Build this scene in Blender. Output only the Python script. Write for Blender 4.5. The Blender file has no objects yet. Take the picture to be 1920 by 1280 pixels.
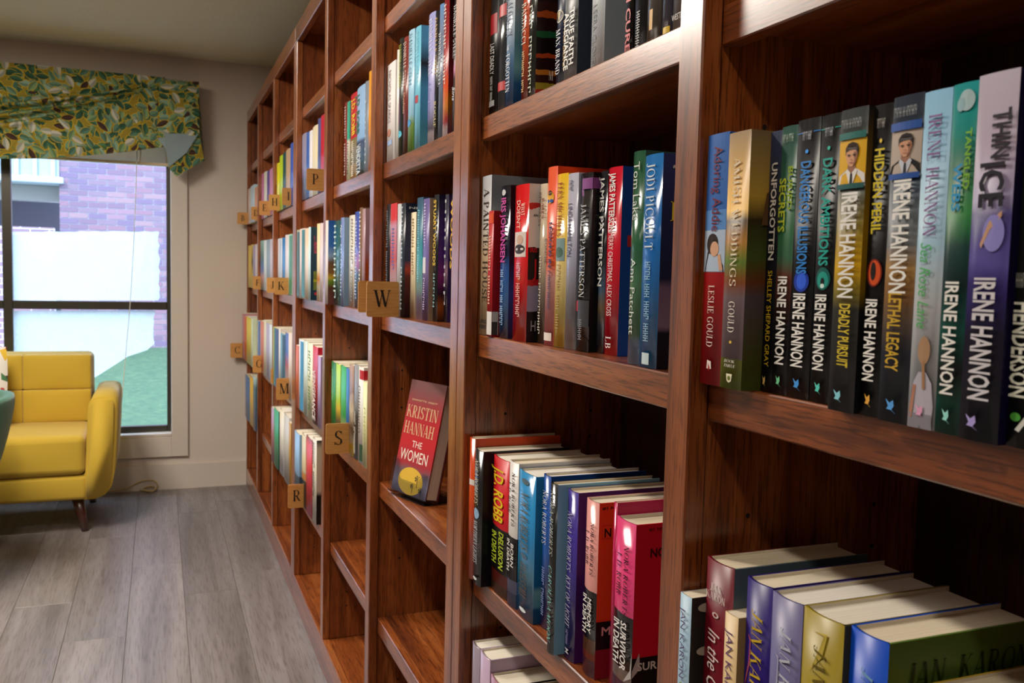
import bpy, bmesh, math, random
import numpy as np
from mathutils import Vector, Matrix
random.seed(7)
SCN = bpy.context.scene
COL = SCN.collection
PI = math.pi

# ------------------------------------------------------------------ camera
FPX = 1680.59                                   # focal length in pixels of the 1920 wide frame
CAM = np.array([-0.468, 0.0, 1.2414])
def _axes(yaw, pitch, roll):
    f = np.array([math.sin(yaw)*math.cos(pitch), math.cos(yaw)*math.cos(pitch), math.sin(pitch)])
    r = np.array([math.cos(yaw), -math.sin(yaw), 0.0]); u = np.cross(r, f)
    return f, math.cos(roll)*r + math.sin(roll)*u, -math.sin(roll)*r + math.cos(roll)*u
AF, AR, AU = _axes(0.3761, -0.0726, 0.0235)
def _ray(u, v): return AF + AR*(u-960)/FPX - AU*(v-640)/FPX
def onx(u, v, x): d = _ray(u, v); return CAM + d*(x-CAM[0])/d[0]      # pixel -> point on a plane of the place
def ony(u, v, y): d = _ray(u, v); return CAM + d*(y-CAM[1])/d[1]
def onz(u, v, z): d = _ray(u, v); return CAM + d*(z-CAM[2])/d[2]

cd = bpy.data.cameras.new('camera'); cam = bpy.data.objects.new('camera', cd); COL.objects.link(cam)
cd.sensor_width = 36.0; cd.lens = FPX/1920*36.0; cd.clip_start = 0.02
M = Matrix(((AR[0], AU[0], -AF[0], CAM[0]), (AR[1], AU[1], -AF[1], CAM[1]), (AR[2], AU[2], -AF[2], CAM[2]), (0, 0, 0, 1)))
cam.matrix_world = M
cd.dof.use_dof = True; cd.dof.focus_distance = 1.15; cd.dof.aperture_fstop = 14.0
SCN.camera = cam

# ------------------------------------------------------------------ light
SCN.view_settings.view_transform = 'Standard'; SCN.view_settings.look = 'None'
SCN.view_settings.gamma = 1.0; SCN.view_settings.use_curve_mapping = False
SCN.view_settings.exposure = 0.12
w = bpy.data.worlds.new('sky'); SCN.world = w; w.use_nodes = True
nt = w.node_tree; bg = nt.nodes['Background']
bg.inputs[0].default_value = (0.62, 0.78, 1.0, 1); bg.inputs[1].default_value = 4.6
sl = bpy.data.lights.new('sun', 'SUN'); sl.energy = 3.4; sl.angle = math.radians(1.0); sl.color = (1, 0.95, 0.86)
so = bpy.data.objects.new('sun', sl); COL.objects.link(so)
so.rotation_euler = Vector((0.35, 0.62, -0.70)).to_track_quat('-Z', 'Y').to_euler()
LAMPS = [(-0.72, 0.12, 8), (-0.80, 1.75, 20)]                       # x, y, watts of the ceiling downlights
FILL_PANELS = [(-2.7, -0.9, 2), (-2.75, 1.7, 6), (-1.35, 3.15, 62)]        # x, y, watts of unseen fill panels added to lift the room light

# ------------------------------------------------------------------ helpers
def lin(h):
    h = h.lstrip('#'); v = [int(h[i:i+2], 16)/255 for i in (0, 2, 4)]
    return tuple(c/12.92 if c <= 0.04045 else ((c+0.055)/1.055)**2.4 for c in v) + (1.0,)
_mats = {}
def pmat(key, hexc, rough=0.5, metal=0.0, coat=0.0, spec=0.5, sheen=0.0):
    k = (key, hexc, rough)
    if k in _mats: return _mats[k]
    m = bpy.data.materials.new(key); m.use_nodes = True; b = m.node_tree.nodes['Principled BSDF']
    b.inputs['Base Color'].default_value = lin(hexc) if isinstance(hexc, str) else hexc
    b.inputs['Roughness'].default_value = rough; b.inputs['Metallic'].default_value = metal
    b.inputs['Coat Weight'].default_value = coat; b.inputs['Specular IOR Level'].default_value = spec
    b.inputs['Sheen Weight'].default_value = sheen
    _mats[k] = m; return m
def N(m, t, **kw):
    n = m.node_tree.nodes.new(t)
    for k, v in kw.items():
        if k.startswith('_'): setattr(n, k[1:], v)
        else: n.inputs[k.replace('__', ' ')].default_value = v
    return n
def L(m, a, b): m.node_tree.links.new(a, b)
def ramp(m, stops, interp='LINEAR'):
    n = m.node_tree.nodes.new('ShaderNodeValToRGB'); cr = n.color_ramp; cr.interpolation = interp
    while len(cr.elements) > 1: cr.elements.remove(cr.elements[-1])
    for i, (p, c) in enumerate(stops):
        e = cr.elements[0] if i == 0 else cr.elements.new(p)
        e.position = p; e.color = lin(c) if isinstance(c, str) else c
    return n

def wood(name, axis, dark, mid, light, rough=0.38, scale=1.0, coat=0.8):
    m = bpy.data.materials.new(name); m.use_nodes = True; b = m.node_tree.nodes['Principled BSDF']
    tc = N(m, 'ShaderNodeTexCoord'); oi = N(m, 'ShaderNodeObjectInfo')
    mp = N(m, 'ShaderNodeMapping'); L(m, tc.outputs['Object'], mp.inputs['Vector'])
    cmb = N(m, 'ShaderNodeMath', _operation='MULTIPLY'); L(m, oi.outputs['Random'], cmb.inputs[0]); cmb.inputs[1].default_value = 37.0
    cx = N(m, 'ShaderNodeCombineXYZ')
    for i in range(3): L(m, cmb.outputs[0], cx.inputs[i])
    L(m, cx.outputs[0], mp.inputs['Location'])
    s = [26*scale]*3; s['xyz'.index(axis)] = 1.5*scale; mp.inputs['Scale'].default_value = s
    n1 = N(m, 'ShaderNodeTexNoise', Scale=1.0, Detail=4.0, Roughness=0.6, Distortion=0.9); L(m, mp.outputs[0], n1.inputs['Vector'])
    mp2 = N(m, 'ShaderNodeMapping'); L(m, tc.outputs['Object'], mp2.inputs['Vector'])
    s2 = [420*scale]*3; s2['xyz'.index(axis)] = 22*scale; mp2.inputs['Scale'].default_value = s2
    n2 = N(m, 'ShaderNodeTexNoise', Scale=1.0, Detail=3.0, Roughness=0.55); L(m, mp2.outputs[0], n2.inputs['Vector'])
    r1 = ramp(m, [(0.25, dark), (0.5, mid), (0.78, light)]); L(m, n1.outputs['Fac'], r1.inputs['Fac'])
    r2 = ramp(m, [(0.38, (0.34, 0.28, 0.24, 1)), (0.50, (1, 1, 1, 1))]); L(m, n2.outputs['Fac'], r2.inputs['Fac'])
    mx = N(m, 'ShaderNodeMix', _data_type='RGBA', _blend_type='MULTIPLY'); mx.inputs['Factor'].default_value = 0.8
    L(m, r1.outputs[0], mx.inputs['A']); L(m, r2.outputs[0], mx.inputs['B']); L(m, mx.outputs['Result'], b.inputs['Base Color'])
    bp = N(m, 'ShaderNodeBump', Strength=0.25, Distance=0.0006); L(m, n2.outputs['Fac'], bp.inputs['Height']); L(m, bp.outputs[0], b.inputs['Normal'])
    b.inputs['Roughness'].default_value = rough; b.inputs['Coat Weight'].default_value = coat; b.inputs['Coat Roughness'].default_value = 0.21; b.inputs['Coat IOR'].default_value = 1.6
    return m

ORG = {}
class MB:
    def __init__(s): s.v = []; s.f = []; s.mi = []; s.sm = []
    def add(s, vs, fs, mi=0, sm=False):
        o = len(s.v); s.v += [tuple(map(float, p)) for p in vs]
        for f in fs: s.f.append(tuple(i+o for i in f)); s.mi.append(mi); s.sm.append(sm)
    def box(s, x0, x1, y0, y1, z0, z1, mi=0):
        s.add([(x, y, z) for x in (x0, x1) for y in (y0, y1) for z in (z0, z1)],
              [(0, 1, 3, 2), (4, 6, 7, 5), (0, 4, 5, 1), (2, 3, 7, 6), (0, 2, 6, 4), (1, 5, 7, 3)], mi)
        return s
    def cbox(s, x0, x1, y0, y1, z0, z1, c=0.0015, mi=0):     # box with chamfered edges
        bm = bmesh.new(); bmesh.ops.create_cube(bm, size=1.0)
        for v in bm.verts: v.co = Vector(((x0+x1)/2+v.co.x*(x1-x0), (y0+y1)/2+v.co.y*(y1-y0), (z0+z1)/2+v.co.z*(z1-z0)))
        bmesh.ops.bevel(bm, geom=list(bm.edges), offset=c, segments=1, affect='EDGES')
        s.bm(bm, mi); return s
    def rbox(s, x0, x1, y0, y1, z0, z1, r=0.02, seg=4, mi=0, puff=None):
        bm = bmesh.new(); bmesh.ops.create_cube(bm, size=1.0)
        for v in bm.verts: v.co = Vector(((x0+x1)/2+v.co.x*(x1-x0), (y0+y1)/2+v.co.y*(y1-y0), (z0+z1)/2+v.co.z*(z1-z0)))
        if puff: bmesh.ops.subdivide_edges(bm, edges=list(bm.edges), cuts=5, use_grid_fill=True)
        es = [e for e in bm.edges if len(e.link_faces) == 2 and e.link_faces[0].normal.dot(e.link_faces[1].normal) < 0.5]
        bm.normal_update(); es = [e for e in bm.edges if e.calc_face_angle(0) > 0.5]
        bmesh.ops.bevel(bm, geom=es, offset=r, segments=seg, affect='EDGES', profile=0.5)
        if puff:
            cx, cy, cz = (x0+x1)/2, (y0+y1)/2, (z0+z1)/2
            for v in bm.verts:
                a = 2*(v.co.x-cx)/(x1-x0); b = 2*(v.co.y-cy)/(y1-y0); c = 2*(v.co.z-cz)/(z1-z0)
                v.co.x += puff[0]*a*max(0, (1-b*b))*max(0, (1-c*c))
                v.co.y += puff[1]*b*max(0, (1-a*a))*max(0, (1-c*c))
                v.co.z += puff[2]*c*max(0, (1-b*b))*max(0, (1-a*a))
        s.bm(bm, mi, True); return s
    def bm(s, bm, mi=0, sm=False):
        bm.verts.ensure_lookup_table()
        for i, v in enumerate(bm.verts): v.index = i
        s.add([v.co[:] for v in bm.verts], [tuple(v.index for v in f.verts) for f in bm.faces], mi, sm); bm.free()
    def tube(s, pts, r, n=8, mi=0, cap=True):
        rs = r if isinstance(r, (list, tuple)) else [r]*len(pts)
        P = [Vector(p) for p in pts]; rings = []; o = len(s.v); ref = Vector((0.13, 0.31, 0.94))
        for i, p in enumerate(P):
            d = (P[min(i+1, len(P)-1)]-P[max(i-1, 0)]).normalized()
            a = d.cross(ref)
            if a.length < 1e-3: a = d.cross(Vector((1, 0, 0)))
            a.normalize(); b = d.cross(a)
            for k in range(n):
                t = 2*PI*k/n; s.v.append(tuple(p+a*rs[i]*math.cos(t)+b*rs[i]*math.sin(t)))
        for i in range(len(P)-1):
            for k in range(n):
                s.f.append((o+i*n+k, o+i*n+(k+1) % n, o+(i+1)*n+(k+1) % n, o+(i+1)*n+k)); s.mi.append(mi); s.sm.append(True)
        if cap:
            s.f.append(tuple(o+k for k in range(n))); s.mi.append(mi); s.sm.append(False)
            s.f.append(tuple(o+(len(P)-1)*n+k for k in range(n))); s.mi.append(mi); s.sm.append(False)
        return s
    def prism(s, pts, lo, hi, axis='y', mi=0):               # outline in the two other axes, extruded along axis
        n = len(pts); mk = {'y': lambda p, t: (p[0], t, p[1]), 'x': lambda p, t: (t, p[0], p[1]), 'z': lambda p, t: (p[0], p[1], t)}[axis]
        s.add([mk(p, lo) for p in pts]+[mk(p, hi) for p in pts],
              [tuple(range(n)), tuple(range(2*n-1, n-1, -1))]+[(i, (i+1) % n, n+(i+1) % n, n+i) for i in range(n)], mi); return s
    def grid(s, fn, nu, nv, mi=0, sm=True):
        o = len(s.v)
        for j in range(nv+1):
            for i in range(nu+1): s.v.append(tuple(map(float, fn(i/nu, j/nv))))
        for j in range(nv):
            for i in range(nu):
                a = o+j*(nu+1)+i; s.f.append((a, a+1, a+nu+2, a+nu+1)); s.mi.append(mi); s.sm.append(sm)
        return s
    def build(s, name, mats, parent=None, fix=True, origin=None):
        o0 = ORG.get(parent, (0, 0, 0)) if parent is not None else (origin or (0, 0, 0))
        me = bpy.data.meshes.new(name)
        me.from_pydata([(p[0]-o0[0], p[1]-o0[1], p[2]-o0[2]) for p in s.v], [], s.f)
        for m in (mats if isinstance(mats, (list, tuple)) else [mats]): me.materials.append(m)
        me.polygons.foreach_set('material_index', s.mi); me.polygons.foreach_set('use_smooth', s.sm)
        if fix:
            b = bmesh.new(); b.from_mesh(me); bmesh.ops.recalc_face_normals(b, faces=b.faces); b.to_mesh(me); b.free()
        me.update()
        o = bpy.data.objects.new(name, me); COL.objects.link(o)
        if parent is not None: o.parent = parent; ORG[o] = o0
        else: o.location = o0; ORG[o] = o0
        return o
def tag(o, label=None, cat=None, group=None, kind=None):
    if label: o['label'] = label
    if cat: o['category'] = cat
    if group: o['group'] = group
    if kind: o['kind'] = kind
    return o
def thing(name, label, cat, loc=(0, 0, 0), group=None, rot=None, kind=None):
    o = bpy.data.objects.new(name, None); COL.objects.link(o); o.empty_display_size = 0.05
    o.location = tuple(map(float, loc)); ORG[o] = tuple(map(float, loc))
    if rot is not None: o.rotation_euler = rot; ORG[o] = (0, 0, 0)
    return tag(o, label, cat, group, kind)

# ------------------------------------------------------------------ lettering
_T, _t, _S, _h = 0.15, 0.05, 0.07, 0.045
class G2:
    def __init__(s): s.v = []; s.f = []
    def poly(s, pts): o = len(s.v); s.v += pts; s.f.append(tuple(range(o, o+len(pts))))
    def rect(s, a, b, c, d): s.poly([(a, b), (c, b), (c, d), (a, d)])
    def line(s, a, b, c, d, w):
        if abs(d-b) > 0.7*abs(c-a): s.poly([(a-w/2, b), (a+w/2, b), (c+w/2, d), (c-w/2, d)])
        else: s.poly([(a, b-w/2), (a, b+w/2), (c, d+w/2), (c, d-w/2)])
    def foot(s, x, y, w): s.rect(x-w/2-_S, y if y < .5 else y-_h, x+w/2+_S, y+_h if y < .5 else y)
    def stem(s, x, w=_T, b=1, t=1):
        s.rect(x, 0, x+w, 1)
        if b: s.foot(x+w/2, 0, w)
        if t: s.foot(x+w/2, 1, w)
    def arc(s, cx, cy, rx, ry, a0, a1, n=14):
        for i in range(n):
            q = []
            for k in (i, i+1):
                a = math.radians(a0+(a1-a0)*k/n); wd = _t+(_T-_t)*abs(math.cos(a))
                q.append(((cx+rx*math.cos(a), cy+ry*math.sin(a)), (cx+(rx-wd)*math.cos(a), cy+(ry-_t)*math.sin(a))))
            s.poly([q[0][0], q[1][0], q[1][1], q[0][1]])
    def tick(s, x, y0, y1): s.rect(x-_t, min(y0, y1), x, max(y0, y1))
def _ser(g, c):
    if c == 'A': g.line(.06, 0, .36, 1, _t); g.line(.38, 1, .68, 0, _T); g.rect(.15, .3, .6, .3+_t); g.foot(.06, 0, _t); g.foot(.68, 0, _T); return .8
    if c == 'B': g.stem(.07); g.arc(.3, .745, .28, .255, -90, 90); g.arc(.3, .26, .34, .26, -90, 90); g.rect(.2, 1-_t, .3, 1); g.rect(.2, 0, .3, _t); g.rect(.2, .49, .3, .52); return .7
    if c == 'C': g.arc(.44, .5, .42, .5, 42, 318, 20); g.tick(.77, .68, .98); g.tick(.77, .1, .2); return .84
    if c == 'D': g.stem(.07); g.rect(.2, 1-_t, .3, 1); g.rect(.2, 0, .3, _t); g.arc(.3, .5, .46, .5, -90, 90, 18); return .82
    if c in 'EF':
        g.stem(.07); g.rect(.2, 1-_t, .58, 1); g.tick(.58, .78, 1); g.rect(.2, .5, .46, .5+_t); g.tick(.46, .4, .65)
        if c == 'E': g.rect(.2, 0, .6, _t); g.tick(.62, 0, .24)
        return .68
    if c == 'G': g.arc(.44, .5, .42, .5, 42, 318, 20); g.tick(.77, .68, .98); g.rect(.64, .08, .64+_T, .42); g.rect(.56, .4, .86, .4+_h); return .9
    if c == 'H': g.stem(.07); g.stem(.6); g.rect(.2, .49, .62, .49+_t); return .84
    if c == 'I': g.stem(.08); return .34
    if c == 'J': g.rect(.22, .2, .22+_T, 1); g.foot(.22+_T/2, 1, _T); g.arc(.17, .2, .2, .24, -150, 0, 8); return .46
    if c == 'K': g.stem(.07); g.line(.22, .42, .62, 1, _t); g.line(.36, .6, .7, 0, _T); g.foot(.62, 1, _t); g.foot(.7, 0, _T); return .82
    if c == 'L': g.stem(.07); g.rect(.2, 0, .58, _t); g.tick(.6, 0, .26); return .66
    if c == 'M': g.stem(.07, _t); g.line(.12, 1, .45, 0, _T); g.line(.45, 0, .76, 1, _t); g.stem(.74); return 1.0
    if c == 'N': g.stem(.07, _t); g.line(.13, 1, .64, 0, _T); g.stem(.64, _t, 0, 1); return .8
    if c in 'OQ':
        g.arc(.44, .5, .42, .5, 0, 360, 26)
        if c == 'Q': g.line(.45, .1, .8, -.15, .08)
        return .88
    if c in 'PR':
        g.stem(.07); g.arc(.3, .73, .31, .27, -90, 90); g.rect(.2, 1-_t, .3, 1); g.rect(.2, .46, .3, .46+_t)
        if c == 'R': g.line(.34, .47, .62, 0, _T); g.foot(.64, 0, _T*.7); return .76
        return .68
    if c == 'S': g.arc(.31, .74, .27, .26, 30, 270, 14); g.arc(.31, .25, .29, .25, -150, 90, 14); g.line(.2, .62, .42, .4, _T*.9); g.tick(.56, .76, .98); g.tick(.07, .02, .24); return .62
    if c == 'T': g.stem(.3, _T, 1, 0); g.rect(.03, 1-_t, .72, 1); g.tick(.08, .76, 1); g.tick(.72, .76, 1); return .75
    if c == 'U': g.rect(.07, .3, .07+_T, 1); g.foot(.07+_T/2, 1, _T); g.rect(.65, .3, .65+_t, 1); g.foot(.68, 1, _t); g.arc(.385, .32, .315, .32, 180, 360, 14); return .78
    if c == 'V': g.line(.1, 1, .4, 0, _T); g.line(.4, 0, .7, 1, _t); g.foot(.1, 1, _T); g.foot(.7, 1, _t); return .8
    if c == 'W': g.line(.1, 1, .36, 0, _T); g.line(.36, 0, .58, .98, _t); g.line(.52, 1, .78, 0, _T); g.line(.78, 0, 1.02, 1, _t); g.foot(.1, 1, _T); g.foot(.54, 1, _T); g.foot(1.02, 1, _t); return 1.12
    if c == 'X': g.line(.1, 1, .64, 0, _T); g.line(.1, 0, .62, 1, _t); g.foot(.1, 1, _T); g.foot(.64, 0, _T); g.foot(.1, 0, _t); g.foot(.62, 1, _t); return .76
    if c == 'Y': g.line(.1, 1, .37, .45, _T); g.line(.38, .45, .66, 1, _t); g.rect(.32, 0, .32+_T, .5); g.foot(.39, 0, _T); g.foot(.1, 1, _T); g.foot(.66, 1, _t); return .76
    if c == 'Z': g.rect(.05, 1-_t, .62, 1); g.rect(.05, 0, .64, _t); g.line(.12, 0, .54, 1, _T); g.tick(.1, .76, 1); g.tick(.64, 0, .24); return .7
    if c in '.': g.rect(.05, 0, .05+_T, _T); return .28
    if c == '*': g.arc(.2, .5, .18, .18, 0, 360, 8); return .45
    return None
_txt = {}
def text2d(s, style='n'):
    """2-D outline of a text: (verts, faces, length), cap height 1.  n sans, b bold sans, i slanted sans, s serif, j slanted serif, x illegible small print"""
    k = (s, style)
    if k in _txt: return _txt[k]
    if style == 'x':
        g = G2(); rr = random.Random(s); x = 0
        for ch in s:
            if ch == ' ': x += .5; continue
            a = rr.choice((0, 0, 1)); g.rect(x, 0, x+.12, 1)
            g.rect(x+.12, .85 if a else .42, x+.42, 1 if a else .57); g.rect(x+.42, 0 if not a else .5, x+.54, 1); x += .72
        V, Fc, W = g.v, g.f, x
    elif style in 'sj' and all(c == ' ' or _ser(G2(), c) is not None for c in s.upper()) and s.upper() == s:
        V, Fc, x = [], [], 0.0
        for ch in s:
            if ch == ' ': x += .38; continue
            g = G2(); wd = _ser(g, ch); o = len(V)
            V += [(p[0]+x, p[1]) for p in g.v]; Fc += [tuple(i+o for i in f) for f in g.f]; x += wd+.08
        W = x
        if style == 'j': V = [(p[0]+.2*p[1], p[1]) for p in V]
    else:
        c = bpy.data.curves.new('text', 'FONT'); c.body = s; c.resolution_u = 2; c.fill_mode = 'FRONT'
        c.offset = {'b': 0.022, 'B': 0.035}.get(style, 0.0)
        if style in 'ij': c.shear = 0.3
        o = bpy.data.objects.new('text', c); me = bpy.data.meshes.new_from_object(o)
        V = [(v.co.x/0.73, v.co.y/0.73) for v in me.vertices]; Fc = [tuple(p.vertices) for p in me.polygons]
        bpy.data.objects.remove(o); bpy.data.curves.remove(c); bpy.data.meshes.remove(me)
        x0 = min(p[0] for p in V); V = [(p[0]-x0, p[1]) for p in V]; W = max(p[0] for p in V)
    _txt[k] = (V, Fc, max(W, .01)); return _txt[k]
# ------------------------------------------------------------------ materials of the setting
WOODV = wood('oak_upright', 'z', '#4a1e0a', '#8f481b', '#b36a33')
WOODH = wood('oak_level', 'y', '#4a1e0a', '#8f481b', '#b36a33')
WOODX = wood('oak_shaded_back', 'z', '#220d05', '#3f1a0a', '#522410', 0.5)  # shade at the shelf backs put into a darker oak tone
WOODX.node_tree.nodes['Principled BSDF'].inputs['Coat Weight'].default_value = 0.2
def plaster(name, c, bump=0.25, rough=0.85):
    m = bpy.data.materials.new(name); m.use_nodes = True; b = m.node_tree.nodes['Principled BSDF']
    b.inputs['Base Color'].default_value = lin(c); b.inputs['Roughness'].default_value = rough
    tc = N(m, 'ShaderNodeTexCoord'); n = N(m, 'ShaderNodeTexNoise', Scale=55.0, Detail=4.0); L(m, tc.outputs['Object'], n.inputs['Vector'])
    bp = N(m, 'ShaderNodeBump', Strength=bump, Distance=0.003); L(m, n.outputs['Fac'], bp.inputs['Height']); L(m, bp.outputs[0], b.inputs['Normal'])
    return m
WALL = plaster('wall_paint', '#d2c4b8'); CEIL = plaster('ceiling_paint', '#ddd5bb', 0.5); TRIM = plaster('trim_paint', '#d2c6ba', 0.03, 0.45)

# ------------------------------------------------------------------ room shell
YW = 5.343; ZC = 2.396; XL, YF, XR = -4.2, -3.2, 0.32
WX0, WX1, WZ0, WZ1 = -2.03, -0.405, 0.30, 2.12          # window opening
def struct(name, mb, mats, parent=None, label=None):
    o = mb.build(name, mats, parent)
    if parent is None: o['kind'] = 'structure'
    if label: o['label'] = label
    return o
m = MB()
for a in ((XL, WX0, 0, ZC), (WX1, XR, 0, ZC), (WX0, WX1, 0, WZ0), (WX0, WX1, WZ1, ZC)): m.box(a[0], a[1], YW, YW+0.16, a[2], a[3])
struct('wall_back', m, WALL)
WALL2 = plaster('low_bounce_wall_paint', '#9c8d80')  # darker tone on the unseen walls, chosen to cut bounced light
struct('wall_left', MB().box(XL-0.1, XL, YF, YW+0.16, 0, ZC), WALL2)
struct('wall_front', MB().box(XL, XR, YF-0.1, YF, 0, ZC), WALL2)
struct('wall_right', MB().box(XR, XR+0.1, YF, YW+0.16, 0, ZC), WALL)
struct('ceiling', MB().box(XL-0.1, XR+0.1, YF-0.1, YW+0.16, ZC, ZC+0.12), CEIL)
FL = struct('floor', MB().box(XL, XR, YF, YW, -0.06, -0.006), pmat('subfloor', '#4a4440', 0.9))
PLANK = wood('grey_vinyl_plank', 'y', '#5f5753', '#817977', '#979090', 0.36, 0.42, 0.0)
PLANK.node_tree.nodes['Mix'].inputs['Factor'].default_value = 0.42
b = PLANK.node_tree.nodes['Principled BSDF']
oi = N(PLANK, 'ShaderNodeObjectInfo'); rr = ramp(PLANK, [(0, (0.88, 0.87, 0.88, 1)), (1, (1.05, 1.03, 1.0, 1))]); L(PLANK, oi.outputs['Random'], rr.inputs['Fac'])
mx = N(PLANK, 'ShaderNodeMix', _data_type='RGBA', _blend_type='MULTIPLY'); mx.inputs['Factor'].default_value = 1.0
src = b.inputs['Base Color'].links[0].from_socket; L(PLANK, src, mx.inputs['A']); L(PLANK, rr.outputs[0], mx.inputs['B']); L(PLANK, mx.outputs['Result'], b.inputs['Base Color'])
rp = random.Random(3); PW = 0.1935
ends = {0: 3.76, 1: 3.56, 2: 3.96, 3: 4.43, 4: 3.60}     # where the photograph shows an end joint, by column from the bookcase
pm = {}
for k in range(0, 22):
    x1 = 0.004 - k*PW; x0 = x1-PW
    if x1 <= XL: break
    y = ends.get(k, 3.3+rp.random()*1.2)
    while y > YF: y -= 1.22
    while y < YW:
        a, c = max(y, YF), min(y+1.22, YW); key = round(c-a, 3)
        if c-a > 0.03:
            if key not in pm:
                q = MB().cbox(0.0004, PW-0.0004, 0.0004, c-a-0.0004, -0.006, 0, 0.0008); po = q.build('plank', PLANK, FL); pm[key] = po.data
            else: po = bpy.data.objects.new('plank', pm[key]); COL.objects.link(po); po.parent = FL
            po.location = (max(x0, XL), a, 0)
        y += 1.22
struct('baseboard_back', MB().box(WX1+0.0, -0.001, YW-0.016, YW-0.001, 0, 0.140).box(XL, WX1, YW-0.016, YW-0.001, 0, 0.140), TRIM)
struct('baseboard_left', MB().box(XL+0.001, XL+0.016, YF, YW-0.02, 0, 0.140), TRIM)

# ------------------------------------------------------------------ window
W1 = thing('window_1', None, None, (-1.2, YW, WZ0), kind='structure')
CW = 0.088
for nm, bx in (('casing_side', (WX1, WX1+CW, YW-0.02, YW-0.001, WZ0-0.115, WZ1+CW)), ('casing_side', (WX0-CW, WX0, YW-0.02, YW-0.001, WZ0-0.115, WZ1+CW)),
               ('casing_bottom', (WX0, WX1, YW-0.02, YW-0.001, WZ0-0.115, WZ0)), ('casing_top', (WX0, WX1, YW-0.02, YW-0.001, WZ1, WZ1+CW))):
    MB().cbox(*bx, 0.003).build(nm, TRIM, W1)
MB().cbox(WX0+0.001, WX1-0.001, YW-0.02, YW+0.15, WZ0+0.0005, WZ0+0.018, 0.002).build('sill', TRIM, W1)
ALU = pmat('bronze_aluminium', '#4a463e', 0.35, 0.6)
FY0, FY1 = YW+0.055, YW+0.095
ZR = 1.029; XM = -1.212
def bar(nm, *bx): MB().cbox(*bx, 0.002).build(nm, ALU, W1)
bar('frame_side', WX1-0.022, WX1-0.001, FY0, FY1, WZ0+0.018, WZ1-0.001); bar('frame_side', WX0+0.001, WX0+0.022, FY0, FY1, WZ0+0.018, WZ1-0.001)
bar('mullion', XM-0.022, XM+0.022, FY0-0.006, FY1, WZ0+0.018, WZ1-0.001)
bar('frame_bottom', WX0+0.022, WX1-0.022, FY0, FY1, WZ0+0.018, WZ0+0.052); bar('frame_top', WX0+0.022, WX1-0.022, FY0, FY1, WZ1-0.03, WZ1-0.001)
bar('meeting_rail', XM+0.022, WX1-0.022, FY0-0.004, FY1, ZR-0.022, ZR+0.022); bar('meeting_rail', WX0+0.022, XM-0.022, FY0-0.004, FY1, ZR-0.022, ZR+0.022)
GLASS = bpy.data.materials.new('window_glass'); GLASS.use_nodes = True; g = GLASS.node_tree; g.nodes.clear()
o_ = g.nodes.new('ShaderNodeOutputMaterial'); tr = g.nodes.new('ShaderNodeBsdfTransparent'); tr.inputs[0].default_value = (0.96, 0.98, 1, 1); gl = g.nodes.new('ShaderNodeBsdfGlossy'); gl.inputs['Roughness'].default_value = 0.02
mxs = g.nodes.new('ShaderNodeMixShader'); mxs.inputs[0].default_value = 0.03
g.links.new(tr.outputs[0], mxs.inputs[1]); g.links.new(gl.outputs[0], mxs.inputs[2]); g.links.new(mxs.outputs[0], o_.inputs[0])
for x0, x1 in ((XM+0.022, WX1-0.022), (WX0+0.022, XM-0.022)):
    MB().box(x0, x1, FY0+0.022, FY0+0.026, ZR+0.022, WZ1-0.03).build('pane', GLASS, W1); MB().box(x0, x1, FY0+0.010, FY0+0.014, WZ0+0.052, ZR-0.022).build('pane', GLASS, W1)
# cloudy residue on the panes, ragged edges
FILM = bpy.data.materials.new('cloudy_film'); FILM.use_nodes = True; g = FILM.node_tree; g.nodes.clear()
o_ = g.nodes.new('ShaderNodeOutputMaterial'); tr = g.nodes.new('ShaderNodeBsdfTransparent'); tl = g.nodes.new('ShaderNodeBsdfTranslucent'); tl.inputs[0].default_value = (0.93, 0.97, 1, 1)
tcn = g.nodes.new('ShaderNodeTexCoord'); nz = g.nodes.new('ShaderNodeTexNoise'); nz.inputs['Scale'].default_value = 9; nz.inputs['Detail'].default_value = 8; nz.inputs['Roughness'].default_value = 0.7
cr = g.nodes.new('ShaderNodeMapRange'); cr.inputs[1].default_value = 0.3; cr.inputs[2].default_value = 0.7; cr.inputs[3].default_value = 0.50; cr.inputs[4].default_value = 0.84
mxs = g.nodes.new('ShaderNodeMixShader'); g.links.new(tcn.outputs['Object'], nz.inputs['Vector']); g.links.new(nz.outputs['Fac'], cr.inputs[0]); g.links.new(cr.outputs[0], mxs.inputs[0])
g.links.new(tr.outputs[0], mxs.inputs[1]); g.links.new(tl.outputs[0], mxs.inputs[2]); g.links.new(mxs.outputs[0], o_.inputs[0])
def film(px, y):
    pts = [tuple(ony(u, v, y)[[0, 2]]) for u, v in px]; pts = [(min(max(a, XM+0.023), WX1-0.023), c) for a, c in pts]
    q = MB(); q.prism(pts, y, y+0.0006, 'y'); q.build('cloudy_film', FILM, W1)
rf = random.Random(5)
film([(5, 433)]+[(u, 434+rf.uniform(-1, 1)) for u in range(20, 298, 12)]+[(298+rf.uniform(-2, 2), v) for v in range(436, 562, 8)]+[(297, 563), (5, 563)], FY0+0.0205)
film([(5, 582), (291, 582)]+[(289+rf.uniform(-2, 2), v) for v in range(588, 652, 8)]+[(276, 656), (258, 662), (240, 668), (215, 684), (190, 700), (170, 712), (150, 740), (5, 740)], FY0+0.0085)

film([(5, 440)]+[(u, 441+rf.uniform(-1, 1)) for u in range(20, 282, 12)]+[(281+rf.uniform(-2, 2), v) for v in range(444, 556, 8)]+[(281, 557), (5, 557)], FY0+0.0195)
film([(5, 590), (276, 590)]+[(275+rf.uniform(-2, 2), v) for v in range(596, 640, 8)]+[(240, 655), (200, 684), (150, 720), (5, 720)], FY0+0.0075)
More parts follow.
